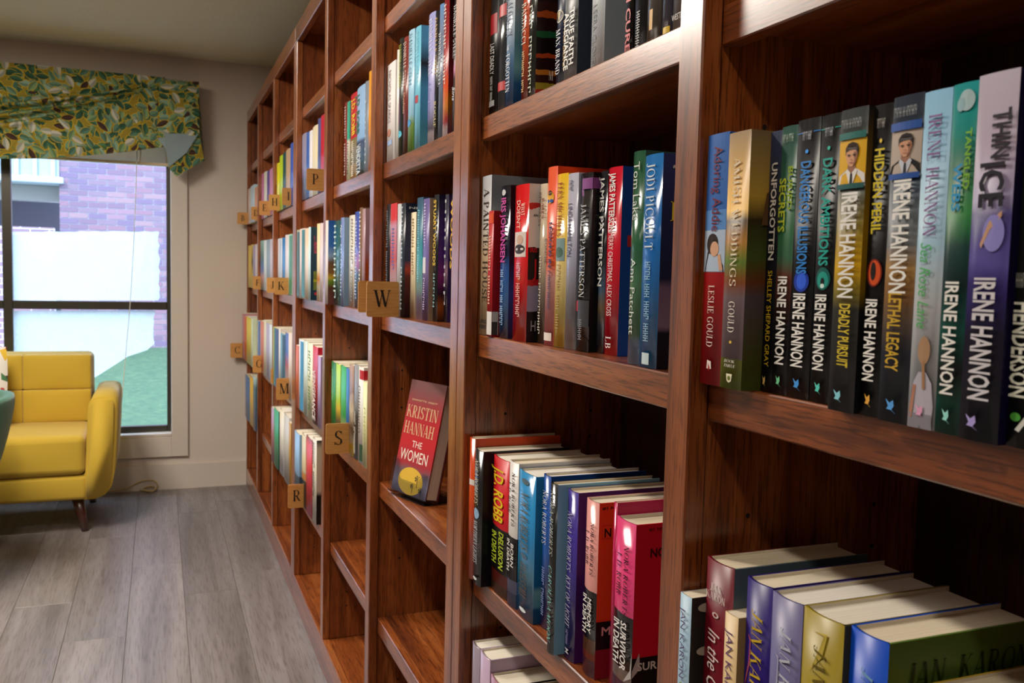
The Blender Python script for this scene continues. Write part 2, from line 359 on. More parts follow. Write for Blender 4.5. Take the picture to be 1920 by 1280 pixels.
# ------------------------------------------------------------------ outside
YB = 12.0
def varmat(name, cols, rough=0.8):
    m = bpy.data.materials.new(name); m.use_nodes = True; b = m.node_tree.nodes['Principled BSDF']; b.inputs['Roughness'].default_value = rough
    oi = N(m, 'ShaderNodeObjectInfo'); r = ramp(m, [(i/len(cols), c) for i, c in enumerate(cols)], 'CONSTANT'); L(m, oi.outputs['Random'], r.inputs['Fac']); L(m, r.outputs[0], b.inputs['Base Color']); return m
BRICK = varmat('face_brick', ['#8a6c80', '#7c667e', '#917488', '#776684', '#957a88', '#826f84'])  # bluish haze of the window glass mixed into brick and mortar colours
MORT = pmat('mortar', '#bdbac8', 0.9)
cx0 = ony(112, 400, YB)[0]
BW = struct('wall_outside', MB().box(cx0, 5.0, YB, YB+0.3, -0.1, 6.0).box(-9.0, cx0, YB+1.4, YB+1.7, -0.1, 6.0), MORT, label='brick wall of the neighbouring building')
bmesh_ = None; ch, bl = 0.0672, 0.2085
for r_ in range(40):
    z = 0.004+r_*ch; off = (r_ % 2)*bl/2
    for k in range(-1, 7):
        a = max(cx0+0.001, cx0+k*bl+off); c = cx0+(k+1)*bl+off-0.011
        if c-a < 0.05: continue
        if bmesh_ is None or c-a < bl-0.02:
            q = MB().box(0, c-a, -0.012, 0.004, 0, ch-0.011); bo = q.build('brick', BRICK, BW)
            if c-a > bl-0.02: bmesh_ = bo.data
        else: bo = bpy.data.objects.new('brick', bmesh_); COL.objects.link(bo); bo.parent = BW
        bo.location = (a, YB, z)
# far field of the same brick, too small or out of view
FB = bpy.data.materials.new('brickwork_far'); FB.use_nodes = True; bb = FB.node_tree.nodes['Principled BSDF']; bt = N(FB, 'ShaderNodeTexBrick', Scale=1.0, Mortar__Size=0.006); bt.inputs['Brick Width'].default_value = 0.2085; bt.inputs['Row Height'].default_value = 0.0672
bt.inputs['Color1'].default_value = lin('#a07d8c'); bt.inputs['Color2'].default_value = lin('#8a7690'); bt.inputs['Mortar'].default_value = lin('#d8d4dc')
tc = N(FB, 'ShaderNodeTexCoord'); sp = N(FB, 'ShaderNodeSeparateXYZ'); cb = N(FB, 'ShaderNodeCombineXYZ'); L(FB, tc.outputs['Object'], sp.inputs[0]); L(FB, sp.outputs[0], cb.inputs[0]); L(FB, sp.outputs[2], cb.inputs[1]); L(FB, cb.outputs[0], bt.inputs['Vector']); L(FB, bt.outputs['Color'], bb.inputs['Base Color'])
MB().box(cx0+7*bl+0.12, 5, YB-0.012, YB+0.001, 0, 6).box(cx0, cx0+7*bl+0.12, YB-0.012, YB+0.001, 40*ch+0.01, 6).build('brickwork', FB, BW)
# balcony and recess left of the brick corner
BG = pmat('balcony_grey', '#b9c4cf', 0.6); 
BL = thing('balcony', 'pale grey balcony railing outside the window, left of the brick wall', 'balcony', (cx0-1.5, YB, 1.9))
t0, t1, t2, t3 = [ony(60, v, YB-0.05)[2] for v in (304, 333, 342, 372)]
MB().cbox(cx0-4, cx0+0.05, YB-0.10, YB+1.4, t2, t1+0.02, 0.01).build('slab', BG, BL)
MB().cbox(cx0-4, cx0+0.02, YB-0.06, YB-0.02, t0+0.42, t0+0.5, 0.005).build('top_rail', BG, BL)
MB().box(cx0-4, cx0, YB-0.035, YB-0.025, t1, t0+0.42).build('screen', pmat('screen_grey', '#9fb0c0', 0.7), BL)
for k in range(14): xx = cx0-0.06-k*0.19; MB().cbox(xx-0.022, xx+0.022, YB-0.075, YB-0.035, t1+0.02, t0+0.42, 0.004).build('baluster', BG, BL)
RG = thing('entry_recess', 'grey beam and dark opening under the balcony outside the window', 'building', (cx0-1.5, YB+0.6, 0))
z0, z1, z2 = [ony(60, v, YB+0.3)[2] for v in (342, 376, 425)]
MB().box(cx0-4, cx0-0.001, YB+0.3, YB+0.5, z1, t2-0.004).build('beam', pmat('beam_grey', '#a09a98', 0.8), RG)
MB().box(cx0-4, cx0-0.001, YB+1.30, YB+1.36, 0, t2-0.004).build('dark_wall', pmat('dark_wall', '#5e5a62', 0.8), RG)
MB().box(cx0-4, cx0-0.1, YB+0.32, YB+0.5, 0, z2).build('low_wall', FB, RG)
GR = bpy.data.materials.new('lawn_grass'); GR.use_nodes = True; bb = GR.node_tree.nodes['Principled BSDF']; bb.inputs['Roughness'].default_value = 0.9
tc = N(GR, 'ShaderNodeTexCoord'); n1 = N(GR, 'ShaderNodeTexNoise', Scale=14.0, Detail=8.0, Roughness=0.75); L(GR, tc.outputs['Object'], n1.inputs['Vector']); r1 = ramp(GR, [(0.3, '#38584a'), (0.55, '#4f7054'), (0.75, '#768a6c')]); L(GR, n1.outputs['Fac'], r1.inputs['Fac']); L(GR, r1.outputs[0], bb.inputs['Base Color'])
bp = N(GR, 'ShaderNodeBump', Strength=0.6, Distance=0.03); L(GR, n1.outputs['Fac'], bp.inputs['Height']); L(GR, bp.outputs[0], bb.inputs['Normal'])
tag(MB().prism([(YW+0.17, -0.5), (YB-0.013, -0.5), (YB-0.013, 0.25), (YW+3.0, -0.02), (YW+0.17, -0.10)], -14, 8, 'x').build('lawn', GR), 'green lawn outside the window in front of the brick wall', 'lawn', kind='stuff')

# ------------------------------------------------------------------ bookcases
ROWS = [1.833, 1.497, 1.145, 0.743, 0.408]; ST = 0.037
XF = 0.022; XB = 0.295; ZP, ZCB, ZT = 0.100, 2.070, 2.130
HOLE = pmat('pin_hole', '#120704', 0.9)
UNITS = [('bookcase', 'wooden bookcase nearest the camera holding the largest books', -0.60, 1.4365, [(-0.60, -0.559), (0.060, 0.101), (0.724, 0.765), (1.395, 1.436)]),
         ('bookcase', 'middle wooden bookcase with the tilted red book on a clear stand', 1.437, 3.406, [(1.437, 1.478), (2.086, 2.128), (2.732, 2.773), (3.365, 3.406)]),
         ('bookcase', 'far wooden bookcase ending at the window wall', 3.4065, YW-0.002, [(3.4065, 3.448), (4.055, 4.097), (4.710, 4.751), (5.305, YW-0.002)])]
for nm, lab, ya, yb, stl in UNITS:
    U = thing(nm, lab, 'bookcase', (0.15, (ya+yb)/2, 0), 'run of oak bookcases')
    for a, c in stl: MB().cbox(0, XF, a, c, ZP+0.0005, ZCB-0.0005, 0.0018).build('stile', WOODV, U)
    MB().cbox(0, XF, ya, yb, 0.0005, ZP, 0.002).build('plinth', WOODH, U)
    MB().cbox(0, XF, ya, yb, ZCB, ZT, 0.002).build('cornice', WOODH, U)
    MB().box(XF, XB, ya, yb, ZT-0.03, ZT-0.004).build('top_panel', WOODH, U)
    MB().box(XF+0.0005, XB, ya, yb, 0.06, ZP-0.002).build('bottom_panel', WOODH, U)
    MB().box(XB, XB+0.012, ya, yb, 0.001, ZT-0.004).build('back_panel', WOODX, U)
    dv = []
    for i, (a, c) in enumerate(stl):
        a2 = a if i == 0 else a+0.003; c2 = c if i == 3 else c-0.003
        d = MB().box(XF+0.0005, XB, a2, c2, ZP, ZT-0.03).build('divider', WOODV, U); dv.append((a2, c2))
        q = MB()
        for xx in (0.075, 0.235):
            for z in [zr+dz for zr in (0.20, 0.55, 0.92, 1.30, 1.63) for dz in (0.0, 0.045, 0.09)]:
                for yy in ((a2-0.0003) if i else None, (c2+0.0003) if i < 3 else None):
                    if yy is None: continue
                    q.add([(xx+0.0027*math.cos(t*PI/4), yy, z+0.0027*math.sin(t*PI/4)) for t in range(8)], [tuple(range(8))])
        q.build('pin_holes', HOLE, d, fix=False)['kind'] = 'stuff'
    for i in range(3):
        a, c = dv[i][1]+0.001, dv[i+1][0]-0.001
        for z in ROWS:
            s_ = MB().box(XF+0.019, XB-0.001, a, c, z-0.021, z).build('shelf', WOODH, U)
            MB().cbox(XF, XF+0.0188, a, c, z-ST, z, 0.0015).build('front_edge', WOODH, s_)

# ------------------------------------------------------------------ ceiling downlights
EM = bpy.data.materials.new('lamp_lens'); EM.use_nodes = True; bb = EM.node_tree.nodes['Principled BSDF']; bb.inputs['Emission Color'].default_value = (1, 0.86, 0.68, 1); bb.inputs['Emission Strength'].default_value = 1.5
for i, (lx, ly, pw) in enumerate(LAMPS):
    t = thing('ceiling_downlight', ['round white ceiling downlight right above the camera', 'round white ceiling downlight above the aisle beyond the camera'][i], 'lamp', (lx, ly, ZC), 'ceiling downlights')
    q = MB(); ring = [(0.105, 0), (0.105, -0.008), (0.085, -0.012), (0.080, -0.002)]
    q.grid(lambda u, v: ((lambda rr, zz: (lx+rr*math.cos(2*PI*u), ly+rr*math.sin(2*PI*u), ZC+zz))(*ring[round(v*3)])), 24, 3); q.build('trim_ring', TRIM, t)
    q = MB(); q.add([(lx+0.08*math.cos(2*PI*k/24), ly+0.08*math.sin(2*PI*k/24), ZC-0.003) for k in range(24)], [tuple(range(24))]); q.build('lens', EM, t)
    ld = bpy.data.lights.new('downlight', 'AREA'); ld.shape = 'DISK'; ld.size = 0.15; ld.energy = pw; ld.color = (1.0, 0.91, 0.79)
    lo = bpy.data.objects.new('downlight_beam', ld); COL.objects.link(lo); lo.location = (0, 0, -0.014); lo.parent = t
for i, (lx, ly, pw) in enumerate(FILL_PANELS):  # out-of-view fill panels, added for softer and brighter room light
    t = thing('fill_panel', ['added ceiling fill panel behind the camera', 'added ceiling fill panel over the room centre', 'added ceiling fill panel nearest the window'][i], 'lamp', (lx, ly, ZC), 'added ceiling fill panels')
    q = MB()
    for bx in ((lx-.32, lx+.32, ly-.62, ly-.60), (lx-.32, lx+.32, ly+.60, ly+.62), (lx-.32, lx-.30, ly-.60, ly+.60), (lx+.30, lx+.32, ly-.60, ly+.60)): q.box(*bx, ZC-0.014, ZC-0.0005)
    q.build('frame', TRIM, t); MB().box(lx-.30, lx+.30, ly-.60, ly+.60, ZC-0.006, ZC-0.001).build('diffuser', EM, t)
    ld = bpy.data.lights.new('panel', 'AREA'); ld.shape = 'RECTANGLE'; ld.size = 0.56; ld.size_y = 1.15; ld.energy = pw; ld.color = (1.0, 0.92, 0.82)
    lo = bpy.data.objects.new('fill_panel_beam', ld); COL.objects.link(lo); lo.location = (0, 0, -0.018); lo.parent = t
# ------------------------------------------------------------------ books
PAGE = bpy.data.materials.new('book_pages'); PAGE.use_nodes = True; bb = PAGE.node_tree.nodes['Principled BSDF']; bb.inputs['Roughness'].default_value = 0.85
tc = N(PAGE, 'ShaderNodeTexCoord'); mp = N(PAGE, 'ShaderNodeMapping'); mp.inputs['Scale'].default_value = (4, 900, 4); L(PAGE, tc.outputs['Object'], mp.inputs[0])
nz = N(PAGE, 'ShaderNodeTexNoise', Scale=1.0, Detail=2.0); L(PAGE, mp.outputs[0], nz.inputs['Vector'])
oi = N(PAGE, 'ShaderNodeObjectInfo'); r0 = ramp(PAGE, [(0, '#e6d6b8'), (0.5, '#efe6d4'), (1, '#f2ece2')]); L(PAGE, oi.outputs['Random'], r0.inputs[0])
r1 = ramp(PAGE, [(0.3, (.8, .78, .74, 1)), (0.6, (1, 1, 1, 1))]); L(PAGE, nz.outputs['Fac'], r1.inputs[0])
mx = N(PAGE, 'ShaderNodeMix', _data_type='RGBA', _blend_type='MULTIPLY'); mx.inputs['Factor'].default_value = 1.0; L(PAGE, r0.outputs[0], mx.inputs['A']); L(PAGE, r1.outputs[0], mx.inputs['B']); L(PAGE, mx.outputs['Result'], bb.inputs['Base Color'])

_cov = {}
def cov(c, rough):
    """cover stock: a hex colour, or (stops from top to bottom, mode, noise)"""
    k = (repr(c), rough)
    if k in _cov: return _cov[k]
    if isinstance(c, str): m = pmat('cover_stock', c, rough, spec=0.5 if rough < 0.2 else 0.28)
    else:
        stops, mode, noise = (c+('LINEAR', 0.0))[:3] if len(c) < 2 or not isinstance(c[1], str) else (c+(0.0,))[:3]
        m = bpy.data.materials.new('cover_print'); m.use_nodes = True; b = m.node_tree.nodes['Principled BSDF']; b.inputs['Roughness'].default_value = rough; b.inputs['Specular IOR Level'].default_value = 0.5 if rough < 0.2 else 0.28
        tc = N(m, 'ShaderNodeTexCoord'); sp = N(m, 'ShaderNodeSeparateXYZ'); L(m, tc.outputs['Generated'], sp.inputs[0])
        inv = N(m, 'ShaderNodeMath', _operation='SUBTRACT'); inv.inputs[0].default_value = 1.0; L(m, sp.outputs[2], inv.inputs[1]); val = inv.outputs[0]
        if noise:
            n = N(m, 'ShaderNodeTexNoise', Scale=38.0, Detail=4.0, Roughness=0.6); L(m, tc.outputs['Object'], n.inputs['Vector'])
            ma = N(m, 'ShaderNodeMath', _operation='MULTIPLY_ADD'); L(m, n.outputs['Fac'], ma.inputs[0]); ma.inputs[1].default_value = noise
            s2 = N(m, 'ShaderNodeMath', _operation='SUBTRACT'); L(m, val, s2.inputs[0]); s2.inputs[1].default_value = noise*0.5; L(m, s2.outputs[0], ma.inputs[2]); val = ma.outputs[0]
        r = ramp(m, stops, mode); L(m, val, r.inputs[0]); L(m, r.outputs[0], b.inputs['Base Color'])
    _cov[k] = m; return m
def inkmat(h): return pmat('ink', h, 0.4, spec=0.3)

def make_book(root, x, yf, yn, zb, zt, depth, kind, spine, cover, T, P, gloss):
    """root: the book's Empty. yf far side, yn near side (front cover faces the near side)."""
    th = yf-yn; ym = (yf+yn)/2; h = zt-zb; hb = kind == 'h'
    bulge = min(0.0035, th*0.13) if hb else min(0.0012, th*0.06)
    bt = 0.0022 if hb else 0.0007
    bt = min(bt, th*0.2)
    sx = lambda y: x+bulge*(2*(y-ym)/th)**2
    rough = gloss if gloss is not None else (0.3 if hb else 0.36)
    m = MB(); ns = 8 if hb else 4
    ys = [yf-th*i/ns for i in range(ns+1)]
    outer = [(sx(y), y) for y in ys]
    inner = [(sx(y)+bt*1.1, ym+(y-ym)*(1-2*bt/th)) for y in ys]
    o = len(m.v)
    n = ns+1
    m.add([(p[0], p[1], z) for z in (zb, zt) for p in outer+inner],
          [(i, i+1, 2*n+i+1, 2*n+i) for i in range(ns)]+[(n+i, 3*n+i, 3*n+i+1, n+i+1) for i in range(ns)]
          + [(i, n+i, n+i+1, i+1) for i in range(ns)]+[(2*n+i, 2*n+i+1, 3*n+i+1, 3*n+i) for i in range(ns)], 0, True)
    e = sx(yn)
    m.box(e, x+depth, yn, yn+bt, zb, zt, 1); m.mi[-3] = 2; m.box(e, x+depth, yf-bt, yf, zb, zt, 0); m.mi[-4] = 2
    m.build('cover', [cov(spine, rough), cov(cover if cover is not None else spine, max(rough, 0.32)), pmat('endpaper', '#e6dcc6', 0.8)], root)
    ins = 0.003 if hb else 0.0004
    MB().box(x+bulge+bt+0.001, x+depth-(0.004 if hb else 0.0006), yn+bt, yf-bt, zb+ins, zt-ins).build('pages', PAGE, root)
    st = dict(q=MB(), mats=[]); lay = [0.0003]; grouped = [False]
    def slot(hx):
        if hx not in st['mats']: st['mats'].append(hx)
        return st['mats'].index(hx)
    def flush(name):                                                 # each printed piece is a part of its own
        if st['q'].v: st['q'].build(name, [inkmat(c) for c in st['mats']], root, fix=False)
        st['q'] = MB(); st['mats'] = []
    def S(f, a): return (sx(yf-a*th)-lay[0], yf-a*th, zt-f*h)         # f from top, a from far edge
    def C(f, a): return (x+bulge+a*(depth-bulge), yn-lay[0], zt-f*h)
    for p in P:
        if p == '|': flush('cover_picture'); grouped[0] = not grouped[0]; continue
        q = st['q']; k = p[0]; lay[0] = lay[0]+0.00006 if k in 'sc' else max(lay[0], 0.0006)+0.00006; si = slot(p[-1]); fn = S if k in 'sep' else C
        if k in 'sc':
            _, f0, f1, a0, a1, _h = p; nn = 6 if k == 's' else 1
            q.add([fn(f, a0+(a1-a0)*i/nn) for f in (f0, f1) for i in range(nn+1)], [(i, i+1, nn+2+i, nn+1+i) for i in range(nn)], si)
        elif k in 'ed':                                              # ellipse: centre f, centre a, radius f, radius a
            _, fc, ac, rf_, ra, _h = p
            q.add([fn(fc, ac)]+[fn(fc+rf_*math.sin(2*PI*t/20), ac+ra*math.cos(2*PI*t/20)) for t in range(20)], [(0, 1+t, 1+(t+1) % 20) for t in range(20)], si)
        elif k in 'pq':
            q.add([fn(f, a) for f, a in p[1]], [tuple(range(len(p[1])))], si)
        if not grouped[0]: flush('cover_print')
    flush('cover_print'); lay[0] += 0.0002
    for t in T:
        s, f0, f1, size, hx = t[:5]; off = t[5] if len(t) > 5 else 0.0; sty = t[6] if len(t) > 6 else 'n'; mode = t[7] if len(t) > 7 else 'v'
        if sty == 'x' and mode == 'v': size *= 0.72
        V, Fc, W = text2d(s, sty); si = slot(hx); pts = []
        xm = min(sx(ym-off*th-k_*size*th) for k_ in (-.5, -.25, 0, .25, .5)) if mode == 'v' else x
        for a, b_ in V:
            if mode == 'v':   pts.append((xm-lay[0], ym-off*th-(b_-0.5)*size*th, zt-(f0+(a/W)*(f1-f0))*h))
            elif mode == 'h': pts.append((xm-lay[0], yf-(off+(a/W-0.5)*size)*th, zt-f1*h+(f1-f0)*h*b_))                     # level text: off = centre, size = width
            else:             pts.append((x+bulge+(off+(a/W-0.5)*size)*depth, yn-lay[0], zt-f1*h+(f1-f0)*h*b_))             # on the front cover
        st['q'].add(pts, Fc, si); flush('lettering')

ORD = ['first', 'second', 'third', 'fourth', 'fifth', 'sixth', 'seventh', 'eighth', 'ninth', 'tenth', 'eleventh', 'twelfth', 'thirteenth', 'fourteenth']
BAYN = ['nearest bay', 'second-nearest bay', 'third-nearest bay', 'fourth-nearest bay', 'fourth bay from wall', 'third bay from wall', 'second bay from wall', 'bay beside wall']
ROWN = ['top shelf', 'upper shelf', 'eye-level shelf', 'waist-high shelf', 'knee-high shelf']
BAYY = [(0.101, 0.724), (0.765, 1.395), (1.478, 2.086), (2.128, 2.732), (2.773, 3.365), (3.448, 4.055), (4.097, 4.710), (4.751, 5.305)]
def row(bay, ri, x0, books, h0=None):
    zb = ROWS[ri]+0.0004; prev = BAYY[bay][1]-0.004; lo = BAYY[bay][0]+0.004; rr = random.Random(bay*10+ri)
    for i, e in enumerate(books):
        uL, uR, vt, desc, spine = e[:5]; o = e[5] if len(e) > 5 else {}
        x = o.get('x')
        if x is None:
            x = x0 if i == 0 else float(np.clip(ony(uL, max(vt, 40) if vt is not None else 60, prev-0.0006)[0], x0-0.008, x0+0.028))
        v = vt if vt is not None else 60
        if onx(uL, v, x)[1] > prev-0.0006: x = max(x0-0.03, ony(uL, v, prev-0.0006)[0])
        yf = min(onx(uL, v, x)[1], prev-0.0006); yn = onx(uR, v, x)[1]
        if yf-yn < 0.008: yn = yf-0.008
        if yn < lo: yn = lo
        if yf-yn < 0.006: print('squeezed', bay, ri, i, yf, yn); continue
        h = o.get('h') or (onx(uL, v, x)[2]-zb)
        kind = o.get('k', 'p'); dep = o.get('d', 0.155 if kind == 'h' else 0.135)
        if x+dep > XB-0.003: dep = XB-0.003-x
        n = 'hardcover_book' if kind == 'h' else 'paperback_book'
        t = thing(n, f'{desc}, {ORD[i]} from left, {ROWN[ri]} of {BAYN[bay]}', 'book', (x+dep/2, (yf+yn)/2, zb), f'books on the {ROWN[ri]} of the {BAYN[bay]}')
        make_book(t, x, yf, yn, zb, zb+h, dep, kind, spine, o.get('c'), o.get('T', []), o.get('P', []), o.get('g'))
        prev = yn
W_, K_ = '#f2f0ea', '#17161a'
def logo(c, a=0.5, f=0.945, s=1.0):             # small bird-like publisher mark
    return ['|', ('p', [(f-.018*s, a-.16*s), (f-.006*s, a-.02*s), (f-.016*s, a+.10*s), (f+.002*s, a+.13*s), (f+.016*s, a+.05*s), (f+.014*s, a-.12*s), (f+.004*s, a-.06*s)], c), ('p', [(f+.012*s, a+.02*s), (f+.026*s, a+.2*s), (f+.016*s, a+.05*s)], c), '|']
def portrait(f0, f1, bgc, hair, skin, coat, shirt='#ece8e2'):      # head and shoulders of a man, printed on the spine
    d = f1-f0; sh = '#9a6a50'
    g = lambda t: f0+d*t
    return ['|', ('s', f0, f1, 0, 1, bgc), ('p', [(f1, .0), (g(.80), .06), (g(.70), .30), (g(.66), .40), (g(.66), .66), (g(.70), .78), (g(.80), .98), (f1, 1.0)], coat),
            ('p', [(g(.50), .40), (g(.50), .66), (g(.70), .68), (g(.76), .53), (g(.70), .38)], sh), ('p', [(g(.66), .38), (g(.78), .53), (g(.66), .68), (g(.72), .74), (f1, .60), (f1, .46), (g(.72), .32)], shirt),
            ('p', [(g(.77), .50), (g(.77), .57), (f1, .59), (f1, .48)], '#23262e'),
            ('p', [(g(.36), .29), (g(.20), .28), (g(.10), .38), (g(.07), .54), (g(.11), .70), (g(.22), .77), (g(.38), .76)], hair),
            ('p', [(g(.26), .32), (g(.24), .72), (g(.40), .74), (g(.54), .68), (g(.62), .58), (g(.62), .48), (g(.54), .38), (g(.40), .31)], skin),
            ('p', [(g(.30), .60), (g(.28), .72), (g(.40), .74), (g(.54), .68), (g(.62), .58), (g(.48), .63)], sh),
            ('p', [(g(.30), .30), (g(.18), .33), (g(.15), .55), (g(.20), .74), (g(.32), .75), (g(.25), .66), (g(.24), .44)], hair),
            ('s', g(.345), g(.365), .37, .48, '#2c1c16'), ('s', g(.345), g(.365), .57, .68, '#2c1c16'), ('s', g(.365), g(.39), .40, .46, '#3a2a24'), ('s', g(.365), g(.39), .60, .66, '#3a2a24'),
            ('s', g(.455), g(.47), .48, .57, sh), ('s', g(.525), g(.54), .46, .60, '#8a4a3c'), '|']
def IH(f0, f1, off=0.0, size=.5, c=W_): return ('IRENE HANNON', f0, f1, size*1.14, c, off, 'b')
E = ('LINEAR',)
